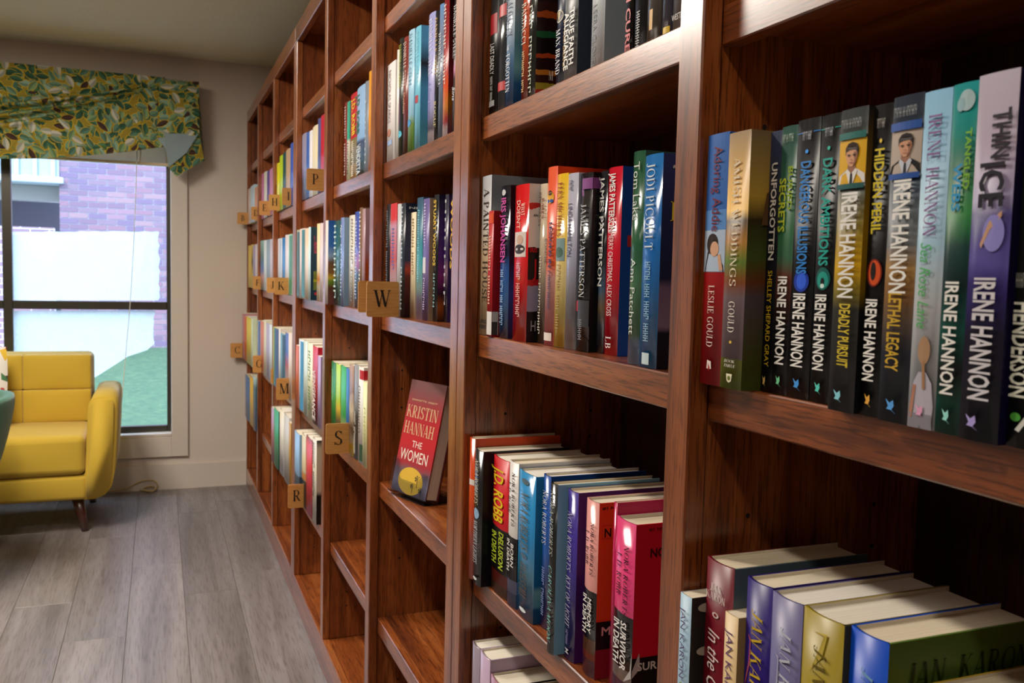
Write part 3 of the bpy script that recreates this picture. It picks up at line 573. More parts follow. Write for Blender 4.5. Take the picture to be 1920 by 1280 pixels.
# ---- nearest bay, eye level
row(0, 2, 0.018, [
 (1328, 1366.6, 255, 'blue and red paperback', ([(0, '#2f66b4'), (.34, '#5b8fd0'), (.5, '#b8cfe6'), (.545, '#a8161c')], 'CONSTANT'), dict(c='#2c5aa0', T=[('Adoring Addie', .05, .385, .42, '#7a1220', .1, 'n'), ('LESLIE GOULD', .60, .85, .3, '#f0d8cc', .0, 's')],
   P=[('s', 0, .30, 0, 1, '#2f66b4'), ('s', .30, .38, 0, 1, '#5b8fd0'), ('s', .38, .545, 0, 1, '#b4c6dc'), '|', ('p', [(.545, .08), (.47, .2), (.44, .3), (.46, .6), (.52, .95), (.545, .98)], '#18161a'), ('e', .435, .44, .042, .28, '#2a1a14'), ('e', .455, .55, .030, .2, '#d9a888'), ('p', [(.54, .8), (.48, .7), (.475, .82), (.54, .95)], '#d9a888'), '|', ('p', [(.90, .42), (.905, .6), (.935, .62), (.935, .4)], '#f0e0d8'), ('p', [(.912, .46), (.93, .56), (.945, .5)], '#a8161c')])),
 (1366.6, 1407, 251, 'tan landscape paperback', ([(0, '#9a8468'), (.2, '#d6a95a'), (.3, '#e6b54a'), (.34, '#4a3a1e'), (.42, '#a8742a'), (.5, '#5f7a2c'), (.58, '#8a4a22'), (.64, '#7c6a70'), (.88, '#7a666c'), (.885, '#7f8a26'), (1, '#67741c')], 'LINEAR', .03),
   dict(c=([(0, '#8a7350'), (.25, '#c9a03e'), (.34, '#3a2c18'), (.48, '#4c5a22'), (.58, '#6e3c1c'), (.64, '#5a4c50'), (.86, '#4c4a20'), (1, '#454d18')], 'LINEAR', .04), d=.139, T=[('AMISH WEDDINGS', .10, .60, .30, '#efe2c8', .0, 's'), ('GOULD', .655, .78, .3, '#efe6da', .0, 's'), ('V', .70, .74, .12, '#d8c8c0', .5, 's', 'c'), ('BOOK', .884, .896, .5, '#efe6da', .5, 'j', 'h'), ('THREE', .902, .914, .55, '#efe6da', .5, 'j', 'h')],
   P=[('e', .815, .5, .006, .06, '#e8c14a'), ('p', [(.94, .36), (.94, .64), (.968, .6), (.975, .5), (.968, .4)], '#efe9c8'), ('e', .957, .5, .009, .07, '#67741c'), ('q', [(.36, .1), (.24, .13), (.20, .2), (.24, .28), (.36, .3)], '#6b4a2a')])),
 (1445, 1466, 248, 'narrow navy paperback', ([(0, '#2c3550'), (.3, '#14161f'), (1, '#0f1116')],), dict(T=[('UNFORGOTTEN', .12, .49, .5, '#dcd6cc', .1, 'b'), ('SHELLEY SHEPARD GRAY', .53, .90, .4, '#d8b422', .1, 'n')], P=logo('#e8c070', .4, .955))),
 (1466, 1495, 239, 'green thriller paperback', ([(0, '#234a40'), (.2, '#2c5c48'), (.38, '#2f6a44'), (.48, '#3f6a50'), (.56, '#6a3a2c'), (.66, '#3a1e18'), (.75, '#17181c')], 'LINEAR', .08), dict(T=[('BURIED', .15, .31, .32, '#8fae22', .26, 'b'), ('SECRETS', .19, .39, .42, '#b9c832', -.2, 'b'), IH(.555, .885, .06, .52), ('MEN OF VALOR', .03, .06, .7, '#9fb0a4', .5, 'x', 'h')], P=logo('#7fe0a8'))),
 (1496, 1538, 227, 'black paperback with blue title', '#0e0f14', dict(T=[('CODE OF HONOR', .045, .075, .4, '#aeb4bc', .5, 'x', 'h'), ('DANGEROUS ILLUSIONS', .15, .55, .46, '#2e86d8', .02, 'b'), IH(.62, .885, .0, .48)], P=[('s', .046, .049, 0, .26, '#2e86d8'), ('s', .046, .049, .74, 1, '#2e86d8'), ('e', .115, .5, .007, .07, '#3aa0ff'), ('e', .575, .5, .04, .34, '#1838a8'), ('e', .575, .52, .03, .22, '#2f62e8')]+logo('#4aa0f0'))),
 (1540, 1577, 218, 'black paperback with teal title', '#0d1013', dict(T=[('CODE OF HONOR', .045, .075, .4, '#aeb4bc', .5, 'x', 'h'), ('DARK AMBITIONS', .15, .52, .48, '#1fa89c', .02, 'b'), IH(.62, .885, .0, .5)], P=[('s', .046, .049, 0, .26, '#1fa89c'), ('s', .046, .049, .74, 1, '#1fa89c'), ('e', .115, .5, .007, .07, '#39c8b4'), ('e', .565, .5, .04, .36, '#0f5f58'), ('e', .57, .5, .03, .28, '#1c9a8c'), ('e', .575, .5, .014, .1, '#0d1013'), ('e', .59, .5, .008, .1, '#d8f0ea')]+logo('#5fd8c8'))),
 (1577, 1627, 208, 'grey and yellow paperback, portrait', ([(0, '#33383a'), (.27, '#40463a'), (.4, '#8a7418'), (.52, '#d2a312'), (.6, '#8a7a2a'), (.66, '#3a3a36'), (1, '#2a2a2c')],), dict(d=.13, c=([(0, '#1c1e20'), (.4, '#a87c10'), (.6, '#8a6a10'), (.66, '#1c1c1e')],), x=.010, T=[('HEROES OF QUANTICO', .035, .065, .75, '#8f9494', .5, 'x', 'h'), IH(.275, .62, .08, .52), ('DEADLY PURSUIT', .64, .85, .42, '#d8bf38', .1, 'b')],
   P=portrait(.10, .245, '#e0ac14', '#35221a', '#d8a07c', '#ece8e2')+[('s', .078, .10, 0, 1, '#1c6a64'), ('s', .245, .262, 0, 1, '#1c5a58')]+logo('#8fd8e8', .45))),
 (1638, 1675, 199, 'black paperback with yellow title', '#0f0e10', dict(x=.026, T=[('CODE OF HONOR', .045, .075, .4, '#a8a49a', .5, 'x', 'h'), ('HIDDEN PERIL', .14, .41, .5, '#d9c31e', .02, 'b'), IH(.62, .885, .0, .52)], P=[('e', .115, .5, .007, .07, '#e8c84a'), ('e', .535, .5, .045, .38, '#7a1c0c'), ('e', .535, .52, .04, .3, '#d8501c'), ('e', .53, .46, .03, .14, '#1a0c08')]+logo('#f0b04a'))),
 (1675, 1732, 184, 'navy and sand paperback, portrait', ([(0, '#232a38'), (.26, '#22364a'), (.45, '#6f7274'), (.52, '#a8814a'), (.6, '#8a6238'), (.68, '#6b5a4c'), (.78, '#2c3040'), (1, '#20232c')], 'LINEAR', .06), dict(x=.010, c='#1a2030', T=[('HEROES OF QUANTICO', .035, .065, .75, '#8f9494', .5, 'x', 'h'), IH(.255, .60, .05, .5), ('LETHAL LEGACY', .60, .84, .44, '#cfa834', .0, 'b')],
   P=portrait(.105, .235, '#b8a89a', '#241a18', '#d09878', '#16181f', '#c8ccd8')+[('s', .08, .105, 0, 1, '#1e4fa0'), ('s', .235, .252, 0, 1, '#1e4fa0')]+logo('#5fa8f0'))),
 (1733, 1785, 174, 'pale blue paperback', ([(0, '#86b4d2'), (.45, '#9fc0d4'), (.62, '#c8ccd0'), (1, '#bcc0c6')],), dict(T=[('IRENE HANNON', .07, .43, .46, '#8a5a92', .02, 's'), ('Sea Rose Lane', .445, .70, .42, '#4cb05c', -.05, 'i')],
   P=['|', ('p', [(1, .1), (.93, .1), (.86, .22), (.83, .4), (.83, .66), (.86, .86), (.93, .95), (1, .9)], '#b9b4c0'), ('p', [(.97, .05), (.87, .2), (.87, .32), (.97, .2)], '#b07a62'), ('e', .765, .55, .042, .22, '#b08a6a'), ('p', [(.79, .6), (.88, .66), (.88, .56), (.8, .5)], '#a87f5c'), ('p', [(1, .06), (.955, .1), (.955, .9), (1, .95)], '#8a8690')]+logo('#e8a8c8', .5))),
 (1787, 1834, 160, 'teal and green paperback', ([(0, '#1f8a8c'), (.14, '#127a70'), (.24, '#0f5c3c'), (.36, '#1f7a34'), (.46, '#123c38'), (.56, '#0e2a2a'), (.7, '#0f5a50'), (.82, '#101416'), (.92, '#0e5c4c'), (1, '#0c4438')], 'LINEAR', .10), dict(T=[('TANGLED', .13, .30, .24, '#7fb82a', .30, 'b'), ('WEBS', .225, .36, .34, '#2f9ad0', -.06, 'b'), IH(.56, .885, .0, .48)], P=[('e', .05, .62, .03, .3, '#a8c4c8'), ('e', .06, .4, .02, .16, '#8fb4bc')]+logo('#9fe8dc'))),
 (1835, 1911, 143, 'lavender and purple paperback', ([(0, '#b0a6b4'), (.2, '#a698ac'), (.33, '#8f84a8'), (.38, '#3a3070'), (.5, '#5a4f9c'), (.58, '#34286e'), (.7, '#181430'), (1, '#120f22')], 'LINEAR', .11), dict(x=.006, c='#1c1440', T=[('THIN', .10, .23, .46, '#1d1826', .20, 'b'), ('ICE', .24, .36, .62, '#1d1826', .04, 'b'), IH(.55, .885, .02, .48, '#d8d4da')], P=[('e', .43, .62, .05, .26, '#8f8ad0'), ('p', [(.37, .8), (.40, .5), (.46, .3), (.47, .34), (.42, .54), (.385, .8)], '#c89a7c')]+logo('#b0a0e0', .35))),
 (1927, 2020, 150, 'black paperback at frame edge', '#121314', dict(x=.012, T=[('HENDERSON', .60, .86, .4, '#d8d8c8', -.25, 'b'), ('LISTEN', .52, .56, .3, '#8f8f88', .2, 'x', 'h')], P=[('e', .915, .2, .012, .12, '#4a9a3a'), ('p', [(.95, .2), (.91, .42), (.92, .48), (.955, .3)], '#d0d0c8')])),
])
# ---- nearest bay, waist high
row(0, 3, 0.016, [
 (1274.7, 1296, 1109, 'pale blue paperback', '#9fbdd2', dict(x=.0, c='#2c2a28', T=[('JAN KARON', .06, .40, .42, '#5a4a78', .0, 'n')], P=[('e', .445, .5, .02, .26, '#8a9a4a')]+[('d', .05+.07*k, .12+.12*((k*7) % 3), .022, .07, '#b8b0a0') for k in range(12)])),
 (1321.5, 1372.8, 1042, 'maroon hardcover', '#6c0a1e', dict(k='h', c='#57676c', T=[('JAN', .085, .115, .42, '#efe4dc', .5, 's', 'h'), ('KARON', .12, .15, .72, '#efe4dc', .5, 's', 'h'), ('In the Company', .265, .72, .44, '#efdcd8', .0, 'j')], P=[('e', .205, .5, .011, .12, '#dcc8c0'), ('e', .205, .5, .006, .06, '#7c0f24')])),
 (1358.6, 1383.4, 1145, 'beige paperback', '#d6b98a', dict(c='#b0905c', T=[('JAN KARON', .07, .44, .5, '#6b4a78', .0, 'n')])),
 (1396.5, 1444.7, 1080, 'deep purple hardcover', '#2a1870', dict(k='h', c='#2a1a60', T=[('JAN KARON', .10, .50, .42, '#d8b422', .1, 'j')], P=[('p', [(.2, .2), (.22, .32), (.3, .3), (.38, .14), (.39, .17), (.3, .36), (.21, .36)], '#a8485c')])),
 (1443.6, 1501.4, 1107, 'lavender grey hardcover', '#6c6792', dict(k='h', c='#6a6590', T=[('JAN KARON', .10, .52, .36, '#c9cbdc', .12, 'j')], P=[('p', [(.2, .25), (.22, .37), (.3, .35), (.38, .19), (.39, .22), (.3, .41), (.21, .41)], '#a8a6c4')])),
 (1502, 1579, 1135, 'mustard yellow hardcover', '#99851a', dict(k='h', c='#4a4428', T=[('JAN KARON', .10, .52, .30, '#6f5f18', .05, 'j')], P=[('p', [(.06, .35), (.06, .62), (.12, .5), (.2, .28), (.13, .6), (.05, .7)], '#c8b24a')])),
 (1590, 1663, 1172, 'bright blue hardcover, green front', '#0d4cc0', dict(k='h', c='#5f7a34', T=[('JAN KARON', .10, .52, .3, '#7fb4d8', .1, 'j'), ('JAN  KARON', .07, .15, .8, '#2a3812', .5, 'j', 'c')], P=[('p', [(.26, .25), (.28, .33), (.34, .33), (.42, .22), (.34, .38), (.27, .38)], '#8fd0e8')])),
 (1735, 1790, 1282, 'yellow edged hardcover', '#c8a83a', dict(k='h', c='#a02434')),
])
# ---- second-nearest bay, upper shelf (tops above the frame)
row(1, 1, 0.036, [
 (916, 931.5, None, 'black hardcover with small white title', '#131414', dict(k='h', h=.225, T=[('LAST DEADLY', .50, .72, .5, '#c8c8c4', .05, 'i'), ('BEATS THE DEVIL', .73, .90, .4, '#a8a8a4', .0, 'x')], P=[('s', .3, .44, .2, .9, '#9c1420'), ('s', .9, .94, .2, .8, '#8a8a88')])),
 (932.5, 945.6, None, 'charcoal hardcover with red patches', ([(0, '#3a3d42'), (.5, '#24272b'), (1, '#4a5058')],), dict(k='h', h=.226, g=.17, P=[('s', .80, .86, .1, 1, '#b01820'), ('s', .28, .36, .1, 1, '#b01820')])),
 (946.7, 961, None, 'silver to blue gradient hardcover', ([(0, '#cfd4da'), (.5, '#a8b8c8'), (.7, '#5f88b0'), (1, '#24508a')],), dict(k='h', h=.238, g=.17, c=([(.3, '#8fa4b0'), (.6, '#4a90a8'), (.75, '#6fb4c4'), (.85, '#1f5f98'), (1, '#173f70')],), T=[('BALDACCI', .30, .55, .6, '#2c4a78', .0, 's'), ('FORGOTTEN', .66, .90, .5, '#e0e8f0', .0, 's'), ('THE', .6, .64, .3, '#e0e8f0', .0, 's')])),
 (976.5, 988, None, 'orange red hardcover', ([(0, '#b8442c'), (.6, '#c0502c'), (1, '#8a3a24')],), dict(k='h', h=.236, g=.17, T=[('BALDACCI', .36, .62, .66, '#f0e4d0', .0, 's'), ('MEMORY MAN', .66, .92, .5, '#e8c88a', .0, 'x')])),
 (988.5, 1002, None, 'dark green black hardcover', ([(0, '#20241f'), (.6, '#1b1e1b'), (1, '#2c3326')],), dict(k='h', h=.234, g=.17, c=([(0, '#2a1410'), (.38, '#3a1a10'), (.44, '#b8501c'), (.48, '#2a120c'), (.56, '#1f5f38'), (.6, '#1c0e0a'), (.70, '#b8441c'), (.73, '#2a100c'), (.8, '#c87a24'), (.83, '#3a1810'), (.88, '#a8982c'), (.92, '#b82c18'), (1, '#2c0e0c')], 'CONSTANT', .05), T=[('THE LIBRARY', .40, .95, .55, '#b8bca8', .0, 'x'), ('M', .80, .86, .05, '#e8e4dc', .16, 's', 'c')])),
 (1041, 1055, None, 'navy hardcover with white label', '#1a2440', dict(k='h', h=.228, T=[('MAX BRAND', .58, .86, .55, '#d8dce4', .0, 's')], P=[('e', .50, .5, .04, .42, '#cfc8b8'), ('e', .50, .5, .032, .34, '#2a2824'), ('p', [(.475, .34), (.475, .46), (.51, .5), (.475, .56), (.475, .68), (.53, .5)], '#d8c88a'), ('s', .91, .985, .05, .95, '#d8d4cc')])),
 (1055, 1079, None, 'grey hardcover with bold white title', '#6a6c6e', dict(k='h', h=.238, c='#141c2c', T=[('TRUE FAITH', .52, .84, .36, '#e6e6e2', .24, 'b'), ('ALLEGIANCE', .53, .86, .34, '#e6e6e2', -.16, 'b'), ('BY MARK GREANEY', .56, .85, .16, '#d0a040', -.4, 'n')], P=[('s', .945, .985, .3, .7, '#dcdcd8')])),
 (1105, 1129, None, 'thick pale grey hardcover', ([(0, '#cdd2d6'), (1, '#bfc6cc')],), dict(k='h', h=.236, c='#98a4ae', T=[('LEERA CLOVER', .58, .93, .36, '#3a3f46', -.1, 'n'), ('ITY', .45, .5, .3, '#5a6068', .0, 's')])),
 (1171.5, 1184, None, 'black hardcover with red title', '#191112', dict(k='h', h=.236, T=[('TH CURE', .55, .92, .7, '#c01c24', .0, 'b')])),
 (1184.5, 1207.5, None, 'black hardcover with green title', '#1d1f20', dict(k='h', h=.236, T=[('ARK', .52, .66, .4, '#7ab83a', .1, 'b'), ('HARRIET', .74, .92, .4, '#9a9c9c', .0, 'x')])),
 (1208, 1233, None, 'grey book in crinkled plastic', ([(0, '#6a6866'), (.8, '#57524c'), (1, '#3a362f')], 'LINEAR', .1), dict(k='h', h=.232, g=.15, P=[('s', .76, .86, .35, .6, '#c8922c')])),
 (1238, 1254, None, 'slate book with yellow sticker', '#4a4a5a', dict(k='h', h=.232, g=.15, P=[('s', .88, .95, .3, .95, '#d8b41c')])),
 (1256, 1290, None, 'brown grey western book', '#5f5652', dict(k='h', h=.23, T=[('WESTERN', .84, .87, .8, '#c8c4bc', .5, 'n', 'h')])),
])
# ---- second-nearest bay, eye level
row(1, 2, 0.036, [
 (903.4, 921, 332, 'grey to tan large paperback', ([(0, '#a4a6ac'), (.3, '#a8a49e'), (.5, '#b89f80'), (1, '#d0b48c')],), dict(c='#7d838c', d=.150, T=[('A PAINTED HOUSE', .08, .80, .5, '#3a2f28', .05, 's'), ('LARGE', .90, .925, .85, '#3a3530', .5, 'b', 'h'), ('PRINT', .935, .96, .8, '#3a3530', .5, 'b', 'h')])),
 (916, 925, 396, 'small red paperback', '#b0161c', dict(d=.108, c='#9c1016', T=[('IRVING STONE', .2, .75, .5, '#e8c8a8', .0, 'x')], P=[('s', .02, .1, .0, 1, '#d84a1c'), ('s', .80, .985, 0, 1, '#dcd8d2'), ('c', .80, .985, 0, .1, '#cfcac4'), ('c', .88, .985, 0, .09, '#4a4442')])),
 (937, 954, 350, 'black and blue hardcover', ([(0, '#15151c'), (.45, '#1c2238'), (.55, '#27559c'), (.8, '#3f7ac0'), (1, '#1c2c50')],), dict(k='h', g=.15, x=.034, c=([(0, '#14141a'), (.5, '#1b2340'), (.7, '#1f4a9a'), (1, '#142444')],), T=[('IRIS JOHANSEN', .08, .50, .52, '#c8489c', .05, 'b'), ('NO ONE TO TRUST', .55, .92, .45, '#9cc0e8', .0, 'x')], P=[('e', .045, .5, .02, .2, '#c8c8c8')])),
 (963.5, 989, 349, 'red hardcover with dark white front', '#cf1a20', dict(k='h', g=.15, x=.030, d=.15, c=([(0, '#d8d4d0'), (.10, '#d8d4d0'), (.12, '#c8322c'), (.15, '#e8e4e0'), (.36, '#e8e4e0'), (.40, '#1a1618'), (.58, '#1a1618'), (.60, '#c01c24'), (.64, '#9a94b0'), (.8, '#1a1618'), (1, '#141214')], 'CONSTANT', .06), T=[('WHAT', .12, .20, .26, '#f0d8c8', .25, 's'), ("DOESN'T", .10, .28, .26, '#f0d8c8', -.05, 'n'), ('IRIS JOHANSEN', .5, .85, .4, '#e8b0a8', .0, 'x'), ('AN', .19, .205, .05, '#2c2828', .07, 'b', 'c'), ('IRIS', .40, .43, .08, '#c01c24', .055, 'b', 'c'), ('J', .47, .58, .04, '#c01c24', .07, 'b', 'c'), ('H', .86, .93, .05, '#b8b4b8', .07, 'n', 'c')], P=[('s', .30, .46, .1, .9, '#d8ccc4'), ('e', .41, .5, .03, .36, '#2a1a18'), ('e', .35, .55, .03, .2, '#caa48c')])),
 (1010, 1023.5, 346, 'beige hardcover', ([(0, '#c8b8a0'), (.45, '#b8a890'), (.7, '#8a7c6c'), (1, '#4a443c')],), dict(k='h', g=.15, T=[('KAREN', .09, .22, .32, '#8a2a24', .2, 's'), ('KINGSBURY', .05, .27, .32, '#8a5a44', -.2, 's'), ('LIKE DANDELION', .45, .95, .4, '#efe6d8', .0, 'x')])),
 (1024.5, 1042, 315, 'tall orange red hardcover', ([(0, '#e0542c'), (.55, '#e2603a'), (.62, '#d8a098'), (1, '#d4707c')],), dict(k='h', d=.16, x=.044, c='#d8401c', T=[('LESSONS IN', .31, .56, .34, '#27305c', .2, 'b'), ('CHEMISTRY', .58, .8, .34, '#27305c', .15, 'x'), ('BONNIE', .40, .54, .26, '#3a2030', -.28, 'n')], P=[('e', .17, .5, .035, .34, '#e8a82c'), ('e', .145, .5, .014, .2, '#2a1a1c'), ('e', .19, .34, .01, .14, '#2858a0'), ('e', .19, .66, .01, .14, '#2858a0'), ('s', .93, .975, .1, .9, '#e8dcd4')])),
 (1042, 1062, 328, 'yellow hardcover', ([(0, '#e0b428'), (.3, '#dcb640'), (.6, '#e0cc8c'), (.9, '#e2ca50'), (1, '#dcb428')],), dict(k='h', g=.15, T=[('FERN MICHAELS', .05, .36, .44, '#9a2a24', .0, 's'), ('HOLLY AND IVY', .52, .9, .4, '#b8985c', .0, 'x')], P=[('s', .37, .50, .15, .9, '#7a9494'), ('e', .45, .5, .03, .3, '#4a6a58')])),
 (1062, 1081, 327, 'pale lavender grey hardcover', ([(0, '#b4b4c4'), (.5, '#9c9cb0'), (.8, '#84848c'), (1, '#b0b0b4')],), dict(k='h', g=.15, T=[('LINDA HAMILTON', .17, .47, .4, '#4a4a6a', .0, 'n'), ('SMALL', .04, .1, .5, '#5a5a78', .0, 'x')])),
 (1084.5, 1108, 327, 'black hardcover with purple corner', '#18171b', dict(k='h', g=.15, c='#141216', T=[('JAMES PATTERSON', .17, .70, .42, '#c4c6ca', .05, 's'), ('COAST', .82, .94, .4, '#8a8a90', .0, 'x')], P=[('s', .03, .09, .35, 1, '#8a4a8c'), ('p', [(.09, .35), (.09, 1), (.13, .4)], '#8a4a8c'), ('c', .03, .09, 0, .1, '#7a4080'), ('s', .715, .775, 0, .25, '#b8182c'), ('s', .71, .86, .25, 1, '#3c3c40')])),
 (1124.5, 1137.5, 322, 'black and steel hardcover', ([(0, '#1b1c20'), (.5, '#2c3036'), (.65, '#4c6a86'), (.75, '#8a7a5c'), (.85, '#4a5a6a'), (1, '#2a2a2c')],), dict(k='h', g=.15, T=[('JAMES PATTERSON', .03, .63, .6, '#d8d8d6', .0, 'b')])),
 (1138, 1163.5, 316, 'bright red hardcover, blue front', '#c8142c', dict(k='h', g=.17, c='#1c3f8c', T=[('JAMES PATTERSON', .03, .34, .42, '#f0e8e4', .0, 'b'), ('MERRY CHRISTMAS, ALEX CROSS', .345, .79, .36, '#f0d8d8', .0, 'n'), ('LB', .9, .97, .4, '#f0e0e0', .0, 's')], P=[('c', .36, .42, .06, .12, '#b8242c')])),
 (1184, 1206, 286, 'tall green hardcover', ([(0, '#24563c'), (.5, '#2a5f42'), (.62, '#4f8060'), (.86, '#3f7448'), (.9, '#6a8ab0'), (1, '#8fa4c4')],), dict(k='h', g=.15, x=.030, d=.158, c='#2c4a40', T=[('Tom Lake', .05, .32, .5, '#dce4dc', .05, 'n'), ('Ann Patchett', .50, .86, .4, '#dce4dc', .0, 'n')])),
 (1206, 1239, 293, 'bright blue hardcover, moonlit front', ([(0, '#1f6fb4'), (.5, '#1a66b0'), (1, '#2b7ab8')],), dict(k='h', g=.15, x=.026, c=([(0, '#2c3a6c'), (.35, '#1e2a54'), (.58, '#1b2440'), (.62, '#6b5a74'), (.8, '#7c6a80'), (.83, '#1a1c2a'), (1, '#16161f')], 'LINEAR', .04), T=[('JODI PICOULT', .04, .45, .46, '#d8e8f0', .0, 's'), ('WISH YOU WERE HERE', .50, .88, .4, '#8fc0dc', .0, 'x'), ('P', .22, .31, .12, '#e0cc2c', .13, 's', 'c'), ('#1', .05, .066, .05, '#d8d8d8', .10, 'b', 'c')], P=[('s', .93, .985, .3, .7, '#c8dce0')])),
])
# ---- second-nearest bay, waist high
row(1, 3, 0.010, [
 (878.6, 888, 818, 'orange red hardcover', '#c2451c', dict(k='h', x=.006, g=.15, P=[('s', .29, .33, .4, 1, '#e0dcd4')])),
 (888, 903, 839, 'black hardcover with script title', '#1b1c1f', dict(k='h', g=.15, x=.006, c='#101218', T=[('NORA ROBERTS', .07, .40, .42, '#d8d0b8', .0, 'j'), ('NORTHERN LIGHTS', .52, .84, .46, '#c8ccd0', .0, 'j')], P=[('e', .47, .5, .04, .3, '#8fb0d0'), ('e', .955, .5, .012, .22, '#d0d0cc')])),
 (922.7, 952, 851, 'red and black hardcover', ([(0, '#c01a24'), (.50, '#c01a24'), (.505, '#1c1a1a'), (.80, '#1c1a1a'), (.83, '#8a2a1c'), (.92, '#5a3a24'), (1, '#a82c20')], 'CONSTANT', .01), dict(k='h', T=[('J.D. ROBB', .07, .47, .6, '#e8cc24', .0, 'b'), ('DELUSION', .53, .80, .3, '#b8cc30', .22, 'b'), ('IN DEATH', .55, .78, .3, '#b8cc30', -.22, 'b')])),
 (952.5, 969.6, 861, 'white and black hardcover', ([(0, '#d4cfcb'), (.51, '#d4cfcb'), (.515, '#1b1b1e'), (.80, '#1b1b1e'), (.81, '#7c84b0'), (.9, '#4a5a8a'), (1, '#b0bcd0')], 'CONSTANT', .02), dict(k='h', T=[('NORA ROBERTS', .07, .44, .32, '#2a2828', .18, 's'), ('J. D. ROBB', .14, .36, .3, '#2a2828', -.22, 's'), ('BORN', .56, .72, .32, '#e8e4e0', .2, 'b'), ('IN DEATH', .54, .76, .28, '#e8e4e0', -.2, 'b')])),
 (971, 1002, 878, 'sky blue hardcover', ([(0, '#2f8cc4'), (.5, '#2480bc'), (.7, '#3a94bc'), (.82, '#2878a8'), (1, '#1e6ca0')],), dict(k='h', g=.13, c=([(0, '#2b84b8'), (.5, '#1f74ac'), (.74, '#1a6aa4'), (.78, '#7ab0bc'), (.88, '#5a9cb4'), (.9, '#1c5a8c'), (1, '#174a78')],), T=[('NORA ROBERTS', .13, .53, .46, '#7a6a3a', .0, 'j'), ('ANGELS FALL', .61, .86, .42, '#6b5c3a', .0, 'j')], P=[('e', .06, .5, .02, .22, '#5f7480'), ('e', .57, .5, .018, .2, '#4f6a80'), ('e', .945, .5, .014, .2, '#dce8ec')])),
 (1016.5, 1030, 887, 'royal blue hardcover', ([(0, '#24509c'), (.5, '#2a5cae'), (.75, '#3c4a8c'), (1, '#4a3f8c')],), dict(k='h', g=.15, T=[('NORA ROBERTS', .10, .45, .55, '#e0e4ec', .0, 's'), ('BLUE DAHLIA', .6, .92, .5, '#8fa0d8', .0, 'x')])),
 (1030, 1043, 903, 'black hardcover with slanted script', '#222424', dict(k='h', g=.15, x=.012, c='#7fb0cc', T=[('NORA ROBERTS', .04, .42, .5, '#b8bcb4', .0, 'j'), ('CAROLINA MOON', .48, .93, .5, '#7fc4c0', .0, 'j')])),
 (1061.4, 1081, 915, 'violet hardcover', ([(0, '#4a3a98'), (.6, '#3f3090'), (1, '#3a2c84')],), dict(k='h', g=.15, x=.030, c='#4a1c66', T=[('NORA ROBERTS', .12, .47, .4, '#c8c4dc', .0, 'j'), ('KEY OF LIGHT', .50, .80, .42, '#c8c4dc', .0, 'j'), ('XXIIX', .82, .91, .3, '#8f88b8', .0, 'x')], P=[('p', [(.935, .3), (.935, .7), (.95, .5), (.962, .3), (.962, .7)], '#e0e0e8')])),
 (1096.6, 1120, 932, 'pink and black hardcover, orange front', ([(0, '#e09a94'), (.50, '#e09c98'), (.505, '#1d1b1c'), (.78, '#1d1b1c'), (.785, '#8a5a2c'), (.86, '#b04a2c'), (.9, '#6a3a58'), (1, '#d8b4b8')], 'CONSTANT', .02), dict(k='h', g=.15, x=.030, c=([(0, '#d9421c'), (.66, '#d2381a'), (.67, '#1a1718'), (.82, '#1a1718'), (.83, '#8a1c2c'), (1, '#4a2c4c')], 'CONSTANT'), T=[('NORA ROBERTS', .12, .42, .26, '#2c2224', .2, 's'), ('J. D. ROBB', .17, .37, .25, '#2c2224', -.18, 's'), ('MEMORY', .55, .75, .3, '#ece8e4', .16, 'b'), ('IN DEATH', .54, .76, .3, '#ece8e4', -.2, 'b'), ('#1 N', .02, .035, .11, '#3a1a14', .08, 'b', 'c'), ('N', .14, .19, .06, '#241412', .08, 'b', 'c'), ('M', .70, .75, .08, '#d8a0a0', .09, 'b', 'c')], P=[('c', .125, .20, .03, .5, '#c8301a'), ('c', .13, .195, .035, .5, '#d9421c')])),
 (1150.5, 1157, 940, 'magenta hardcover', '#b81c54', dict(k='h', g=.15, x=.040, d=.15)),
 (1153, 1189, 966, 'hot pink and black hardcover, red front', ([(0, '#e0447c'), (.505, '#de4078'), (.51, '#1f1d1e'), (.80, '#1f1d1e'), (.81, '#b8b4b0'), (.88, '#6a5a88'), (1, '#b89ab0')], 'CONSTANT', .02), dict(k='h', g=.13, c=([(0, '#c4122c'), (.72, '#b80f28'), (.73, '#141213'), (1, '#121112')], 'CONSTANT'), T=[('NORA ROBERTS', .13, .52, .24, '#3a1424', .2, 's'), ('J. D. ROBB', .18, .42, .24, '#3a1424', -.16, 's'), ('SURVIVOR', .55, .82, .3, '#ece8e6', .18, 'b'), ('IN DEATH', .555, .80, .3, '#ece8e6', -.18, 'b'), ('#1 NE', .02, .034, .13, '#5a0c18', .17, 'b', 'c'), ('NO', .13, .18, .13, '#3a0810', .19, 'b', 'c'), ('SUR', .755, .80, .17, '#d0ccc8', .13, 'b', 'c')], P=[('p', [(.80, .95), (.70, 1.0), (.84, 1.0), (.88, .7)], '#c9c2c2'), ('q', [(.70, .06), (.79, .07), (.84, .0), (.80, .0)], '#b8b2b4')])),
])
# ---- second-nearest bay, knee high: only their tops show
row(1, 4, 0.010, [
 (883, 897, 1201, 'grey mauve hardcover', '#8f8290', dict(k='h', g=.17, x=.012)),
 (897.5, 916, 1217, 'pale lilac hardcover', '#b8a0b8', dict(k='h', g=.17)),
 (917, 940, 1262, 'dusty pink hardcover, black front', '#a87888', dict(k='h', g=.17, c='#17150f', P=[('c', .02, .05, .1+.16*k, .16+.16*k, '#8a8468') for k in range(5)])),
 (948, 968, 1290, 'cream hardcover under the shelf edge', '#c9bfae', dict(k='h', c='#7a6a5c')),
])
